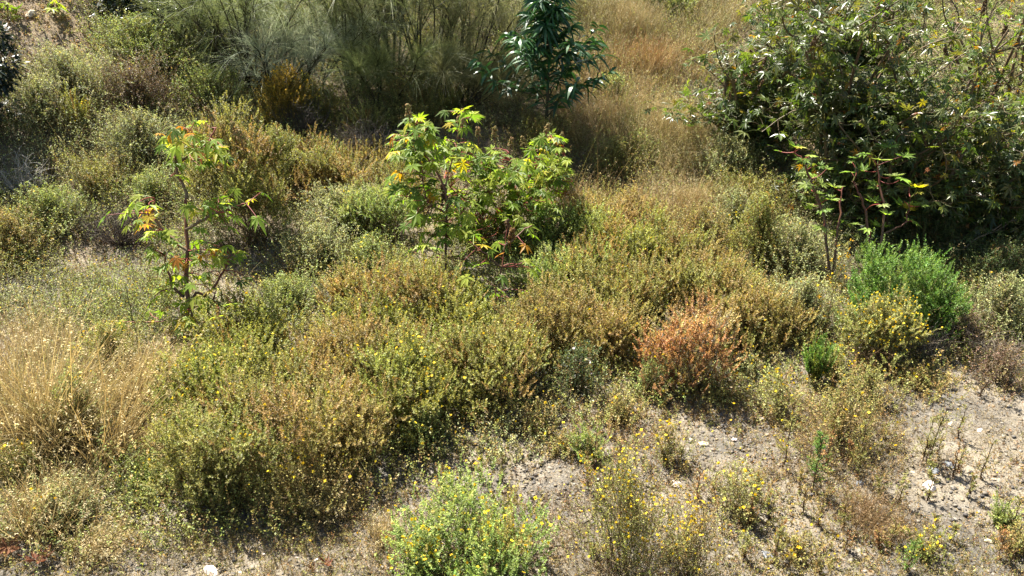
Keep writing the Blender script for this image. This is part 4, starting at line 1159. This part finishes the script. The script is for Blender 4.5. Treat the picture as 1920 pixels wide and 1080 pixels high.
stalk_plant('leaning dry weed on the gravel toward the thicket', 1835, 745, 70, 117, 'dust', bushy=.4, lean=.3)
stalk_plant('rusty sprig standing in the corner weeds', 1870, 1050, 60, 118, 'rust', bushy=.5)
r_ = np.random.default_rng(5)
for i in range(46):
    cx = r_.uniform(1100, 1900); cy = r_.uniform(820, 1060)
    if inpoly(np.array([cx]), np.array([cy]), ZONE['gravel'])[0]:
        stalk_plant('thin short dried weed stalk poking up from the gravel', cx, cy, r_.uniform(25, 75), 200 + i, ['tan', 'pale', 'rust', 'olive'][i % 4], bushy=r_.uniform(.05, .35), group='short dried weed stalks on the gravel', name='dried_weed')

# ---- twigs, rocks, fallen leaves
TW = [S(150, 136, 118), S(170, 156, 136), S(130, 112, 92)]
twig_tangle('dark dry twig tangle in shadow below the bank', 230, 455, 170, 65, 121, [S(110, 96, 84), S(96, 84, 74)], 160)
twig_tangle('whitish bare twigs beside the deep shadow at the picture edge', 55, 370, 100, 70, 122, [S(206, 200, 186), S(190, 180, 166)], 50)
twig_tangle('grey brown twig pile on the slope by the castor spikes', 690, 290, 130, 55, 123, TW, 120)
twig_tangle('dry twigs under the vivid green bush and yellow crowned bush', 1735, 670, 90, 45, 124, TW, 60)
twig_tangle('brown twigs round the foot of the yellow crowned bush', 1640, 690, 110, 45, 125, [S(150, 120, 84), S(170, 136, 96)], 90)
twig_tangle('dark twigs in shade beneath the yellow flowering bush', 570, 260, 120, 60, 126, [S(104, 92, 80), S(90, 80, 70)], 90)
twig_tangle('dry twigs scattered where the thicket meets the gravel', 1860, 680, 110, 45, 127, TW, 70)

R_W = rock_material('pale_rock', S(196, 176, 160, .75), S(238, 222, 208, .85))
R_D = rock_material('dark_rock', S(96, 100, 104, .5), S(150, 152, 156, .6))
R_T = rock_material('tan_rock', S(176, 156, 126, .6), S(222, 206, 176, .75))
rock('angular pinkish white rock lying on the gravel', 1742, 916, 32, 141, R_W, .55)
rock('small dark grey rock near the twin weeds', 1781, 876, 21, 142, R_D, .75)
rock('bright pale flat rock behind the airy yellow herb', 1268, 910, 28, 143, R_W, .35)
rock('white flat stone at the stony bottom edge', 396, 1072, 30, 144, R_W, .3)
rock('pale flat stone in the gravel right of the rust bush', 1318, 836, 20, 145, R_T, .35)
rock('pale stone lying above the flat one near the pale weed', 1378, 826, 14, 146, R_W, .5)
rock('dark low clod at the foot of the twin weeds', 1748, 884, 26, 147, R_D, .4)
rock('small yellowish stone beside the corner weed', 1853, 1018, 16, 148, R_T, .5)
rock('white stone in the gravel toward the thicket', 1836, 808, 12, 149, R_W, .5)
rock('tan stone on the pale weed edge above the dark rock', 1782, 797, 14, 150, R_T, .5)
rock('dark clod at the brown foot of the stout weed', 1612, 912, 18, 151, R_D, .6)
rock('small dark clod in front of the airy yellow herb', 1440, 1045, 26, 152, R_D, .4)
rock('brown clod half buried in the bare bank soil', 58, 30, 24, 153, R_T, .6)
for i in range(40):
    cx = r_.uniform(1000, 1910) if i % 4 else r_.uniform(150, 650); cy = r_.uniform(800, 1070) if i % 4 else r_.uniform(1030, 1078)
    rock('pale thumb sized stone lying among the gravel', cx, cy, r_.uniform(4, 9), 300 + i, [R_W, R_T, R_T, R_D][i % 4] if i % 4 != 3 else R_T, .5, name='stone', group='thumb sized stones on the gravel', cat='stone')
dead_leaf('large curled rust red dead castor leaf at the bottom edge beside the shrubs', 612, 1066, 44, 161)
dead_leaf('rust red dead castor leaf in the corner under the dry grass', 20, 1040, 70, 162)
dead_leaf('orange brown dead castor leaf near the corner stones', 75, 1065, 60, 163)
dead_leaf('second small curled dead leaf beside the large one', 588, 1074, 24, 164)

# ---- ground cover
P, zone, dist, rr = scatter()
def take(z, frac):
    k = np.nonzero(zone == z)[0]
    return P[k[rr.random(len(k)) < frac]]
carpet('ground_cover', 'low olive and green herbs growing between the shrubs', take('mid', .36), ['olive', 'green', 'yellowgreen', 'olivebrown', 'greygreen'], .2, .02, 4, 14, rr, flowers=.012)
carpet('ground_cover', 'tangled grey green herbs covering the bank', take('left', .6), ['greygreen', 'green', 'greygreen', 'olive', 'dust'], .28, .02, 4, 14, rr, flowers=.006)
carpet('ground_cover', 'meadow herbs with tiny yellow blooms beside the castor trunk', take('meadow', .8), ['green', 'yellowgreen', 'greygreen'], .22, .017, 4, 14, rr, flowers=.06)
carpet('ground_cover', 'grey olive weeds under the broom shrubs', take('back', .5), ['greygreen', 'olive', 'yellowgreen', 'green'], .25, .02, 4, 14, rr)
carpet('ground_cover', 'shaded green herbs under the castor thicket', take('understory', .4), ['dark', 'green', 'greygreen'], .22, .022, 4, 14, rr)
carpet('ground_cover', 'thin olive herbs mixed in the dry grass slope', take('slope', .24), ['greygreen', 'olive', 'tan', 'green', 'olivebrown', 'yellowgreen'], .26, .017, 4, 14, rr)
carpet('ground_cover', 'small sparse tan weeds on the gravel', np.concatenate([take('gravel', .8), take('pocket', .18), take('bare', .6)]), ['tan', 'pale', 'straw', 'olive', 'tan', 'straw', 'dust'], .075, .009, 4, 10, rr, flowers=.012)
carpet('ground_cover', 'green weeds at the foot of the tall dry grass', take('drygrass', .35), ['olive', 'green', 'tan'], .12, .016, 4, 12, rr, flowers=.01)
grass_carpet('dry_grass', 'pale dry grass covering the slope beside the thicket', take('slope', .85), .46, rr, nb=11, heads=.6, w=.0045, spread=.4, c1=STRAW1 + STRAW1 + GRN1)
grass_carpet('dry_grass', 'golden dry grass among the tall corner clumps', take('drygrass', .3), .36, rr, nb=9, w=.005, heads=.15, lean=(.35, -.05))
grass_carpet('dry_grass', 'thin dry grass blades scattered through the bank herbs', take('left', .04), .38, rr, nb=9, c1=STRAW1 + GRN1)
grass_carpet('dry_grass', 'thin dry grass between the low shrubs', take('mid', .05), .26, rr, nb=8, c1=STRAW1 + GRN1)
grass_carpet('dry_grass', 'dry grass under the broom shrubs', take('back', .1), .34, rr, nb=9, c1=STRAW1 + GRN1)
grass_carpet('dry_grass', 'short dry grass and straw on the gravel', np.concatenate([take('gravel', .9), take('pocket', .25), take('bare', .2)]), .10, rr, nb=15, w=.0024, heads=.15, lean=(0, 0), spread=1.3, rad=.06)
pebbles('gravel', 'grey and pale gravel strewn over the bare soil', 170000, rr, [S(180, 168, 150, .38), S(150, 144, 136, .38), S(196, 184, 166, .38), S(126, 120, 114, .38), S(190, 170, 140, .38)], .004, .020)

# a far slope seen past the end of the crest
b_ = Bag()
xs = np.linspace(20, 420, 60); ys = np.linspace(0, 1, 16)
X, T = np.meshgrid(xs, ys)
Z = -26 + T * (24 + 3 * waves(X, X * 0, .05, 9)); Y = 180 + 120 * T + 6 * waves(X, T * 100, .08, 8)
i_ = np.arange(X.size).reshape(X.shape)
b_.add(np.stack([X, Y, Z], -1), np.stack([i_[:-1, :-1], i_[:-1, 1:], i_[1:, 1:], i_[1:, :-1]], -1), np.tile(S(150, 160, 176, .7), (X.size, 1)))
tag(b_.build('hills', M_STONE, None, smooth=True), 'blue grey far hillside', None, None, 'structure')

# ------------------------------------------------------------------ light, sky, camera
SUN_EL, SUN_AZ = math.radians(57), math.radians(-36)      # sun high behind the bank, a little to the left of the view
w = bpy.data.worlds.new('World'); SC.world = w; w.use_nodes = True
nt = w.node_tree; bg = nt.nodes['Background']
sky = nt.nodes.new('ShaderNodeTexSky'); sky.sky_type = 'NISHITA'; sky.sun_disc = False
sky.sun_elevation = SUN_EL; sky.sun_rotation = SUN_AZ
nt.links.new(sky.outputs['Color'], bg.inputs['Color']); bg.inputs['Strength'].default_value = 0.05
sd = bpy.data.lights.new('sun', 'SUN'); sd.energy = 5.0; sd.angle = math.radians(.5); sd.color = (1, .95, .86)
so = bpy.data.objects.new('sun', sd); COL.objects.link(so)
to = Vector((math.sin(SUN_AZ) * math.cos(SUN_EL), math.cos(SUN_AZ) * math.cos(SUN_EL), math.sin(SUN_EL)))
so.rotation_euler = to.to_track_quat('Z', 'Y').to_euler(); so.location = to * 60

cd = bpy.data.cameras.new('camera'); cam = bpy.data.objects.new('camera', cd); COL.objects.link(cam)
cam.location = CAM; cam.rotation_euler = (math.pi / 2 - PITCH, 0, 0)
cd.sensor_width = 36; cd.lens = 36 * FPX / 1920; cd.clip_end = 2000; cd.clip_start = .05
SC.camera = cam
SC.view_settings.view_transform = 'Standard'; SC.view_settings.look = 'None'
SC.view_settings.exposure = 2.15; SC.view_settings.gamma = 1
SC.cycles.max_bounces = 8; SC.cycles.transmission_bounces = 6; SC.cycles.diffuse_bounces = 4
